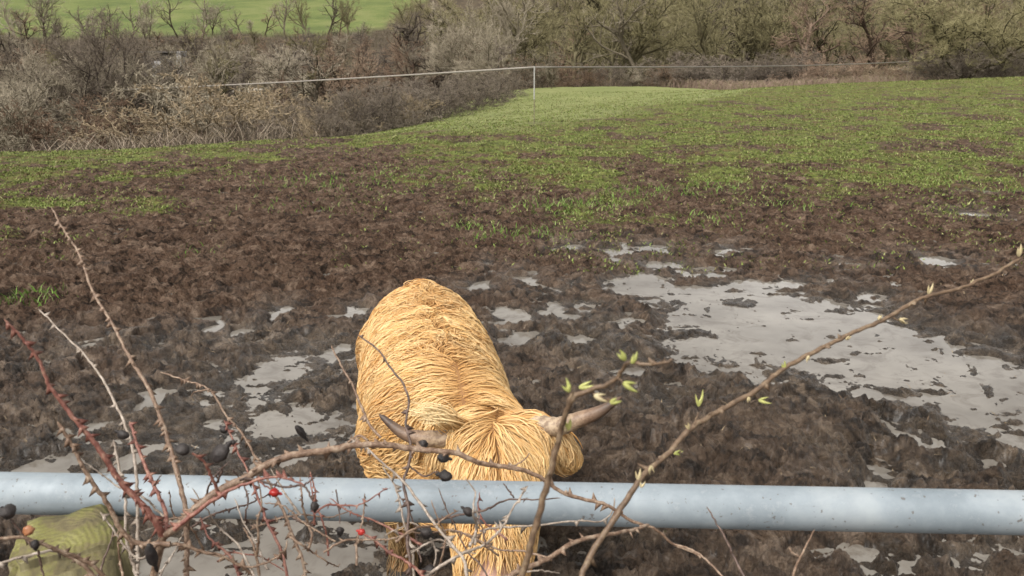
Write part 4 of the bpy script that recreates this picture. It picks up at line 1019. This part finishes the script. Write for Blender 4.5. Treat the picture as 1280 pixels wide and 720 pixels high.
slab('gable', (2.4,-.2,hW*.45), (.7,2.6,hW*.9), whw, shed); slab('door', (-.8,-1.32,hW*.3), (1.2,.08,hW*.55), whw, shed)
whs = simple('white_stone', (.50,.47,.42), (.74,.71,.66), 3, .8, .4, .03)
for px, row, y, w, h, lab in [(1098,65,95,2.6,1.1,'large flat white boulder on the bank left of the gnarled tree'),(1080,67,95.5,.9,.5,'small white stone left of the large boulder'),(1113,58,97,.9,.8,'small round white boulder up right of the large one'),(884,71,92,.5,.4,'left of two tiny white stones in the wood'),(894,70,92.5,.7,.5,'right of two tiny white stones in the wood')]:
    p = at(px,row,y); g = gz(p[0],y)
    bm = bmesh.new(); bmesh.ops.create_icosphere(bm, subdivisions=4, radius=.5)
    for v in bm.verts:
        n_ = mnoise.noise(v.co*2.2+Vector((px,0,0)))*.22+mnoise.noise(v.co*6)*.06
        v.co *= 1+n_; v.co.x *= w; v.co.y *= w*.8; v.co.z *= h*1.4
    me = bpy.data.meshes.new('white_boulder'); bm.to_mesh(me); bm.free(); me.materials.append(whs)
    for f_ in me.polygons: f_.use_smooth = True
    o = bpy.data.objects.new('white_boulder', me); C.objects.link(o); o.location = (p[0],y,max(g, p[2]-.1)); tag(o, lab, 'boulder')
    if p[2]-.1 > g+.3*h:       # bank under it
        o.location.z = g+h*.45
trk = simple('pale_track', (.30,.26,.20), (.42,.38,.31), 1.5, .9)
tv = []; 
for px, y in [(285,112),(305,112.5),(325,113.5),(345,114.5),(365,116),(385,118)]:
    x = at(px,80,y)[0]; tv += [(x,y-1.2,gz(x,y-1.2)+.06),(x,y+1.6,gz(x,y+1.6)+.06)]
i = np.arange(5)*2
tag(mk('track', tv, np.stack([i,i+2,i+3,i+1],1), trk), 'pale strip of farm track on the far slope', kind='structure')

# ---------------------------------------------------------------- sky, light, camera
w = bpy.data.worlds.new('World'); SC.world = w; w.use_nodes = True; nt = w.node_tree; bg = nt.nodes['Background']
SUN_EL, SUN_AZ = math.radians(52), math.radians(-140)      # azimuth from +Y towards +X
sky = nt.nodes.new('ShaderNodeTexSky'); sky.sky_type = 'NISHITA'; sky.sun_disc = False
sky.sun_elevation = SUN_EL; sky.sun_rotation = SUN_AZ; sky.dust_density = 4; sky.ozone_density = 1; sky.air_density = 1
hsv = nt.nodes.new('ShaderNodeHueSaturation'); hsv.inputs['Saturation'].default_value = .06
nt.links.new(sky.outputs[0], hsv.inputs['Color'])
tcn = nt.nodes.new('ShaderNodeTexCoord'); cn_ = nt.nodes.new('ShaderNodeTexNoise'); cn_.inputs['Scale'].default_value = 2.4; cn_.inputs['Detail'].default_value = 5
nt.links.new(tcn.outputs['Generated'], cn_.inputs['Vector'])
rp_ = nt.nodes.new('ShaderNodeValToRGB'); rp_.color_ramp.elements[0].position = .35; rp_.color_ramp.elements[0].color = (.62,.60,.58,1); rp_.color_ramp.elements[1].position = .65; rp_.color_ramp.elements[1].color = (1.36,1.31,1.25,1)
nt.links.new(cn_.outputs['Fac'], rp_.inputs['Fac'])
mxn = nt.nodes.new('ShaderNodeMix'); mxn.data_type = 'RGBA'; mxn.blend_type = 'MULTIPLY'; mxn.inputs[0].default_value = 1
nt.links.new(hsv.outputs[0], mxn.inputs[6]); nt.links.new(rp_.outputs[0], mxn.inputs[7]); nt.links.new(mxn.outputs[2], bg.inputs['Color'])
bg.inputs['Strength'].default_value = .15
sl = bpy.data.lights.new('overcast_sun', 'SUN'); sl.energy = .95; sl.angle = math.radians(28); sl.color = (1,.965,.91)
so = bpy.data.objects.new('overcast_sun', sl); C.objects.link(so)
d = Vector((math.sin(SUN_AZ)*math.cos(SUN_EL), math.cos(SUN_AZ)*math.cos(SUN_EL), math.sin(SUN_EL)))
so.rotation_euler = d.to_track_quat('Z','Y').to_euler()
cd = bpy.data.cameras.new('camera'); cd.sensor_width = 36; cd.lens = 36*FPX/1280; cd.clip_end = 6000; cd.clip_start = .02
cd.dof.use_dof = True; cd.dof.focus_distance = 2.3; cd.dof.aperture_fstop = 18
co = bpy.data.objects.new('camera', cd); C.objects.link(co); co.location = (0,0,CAM_H); co.rotation_euler = (math.pi/2-PITCH,0,0)
SC.camera = co
SC.view_settings.view_transform = 'Standard'; SC.view_settings.look = 'None'; SC.view_settings.gamma = 1; SC.view_settings.use_curve_mapping = False
SC.view_settings.exposure = .80
SC.render.engine = 'CYCLES'; SC.cycles.max_bounces = 6; SC.cycles.diffuse_bounces = 3; SC.cycles.use_denoising = True
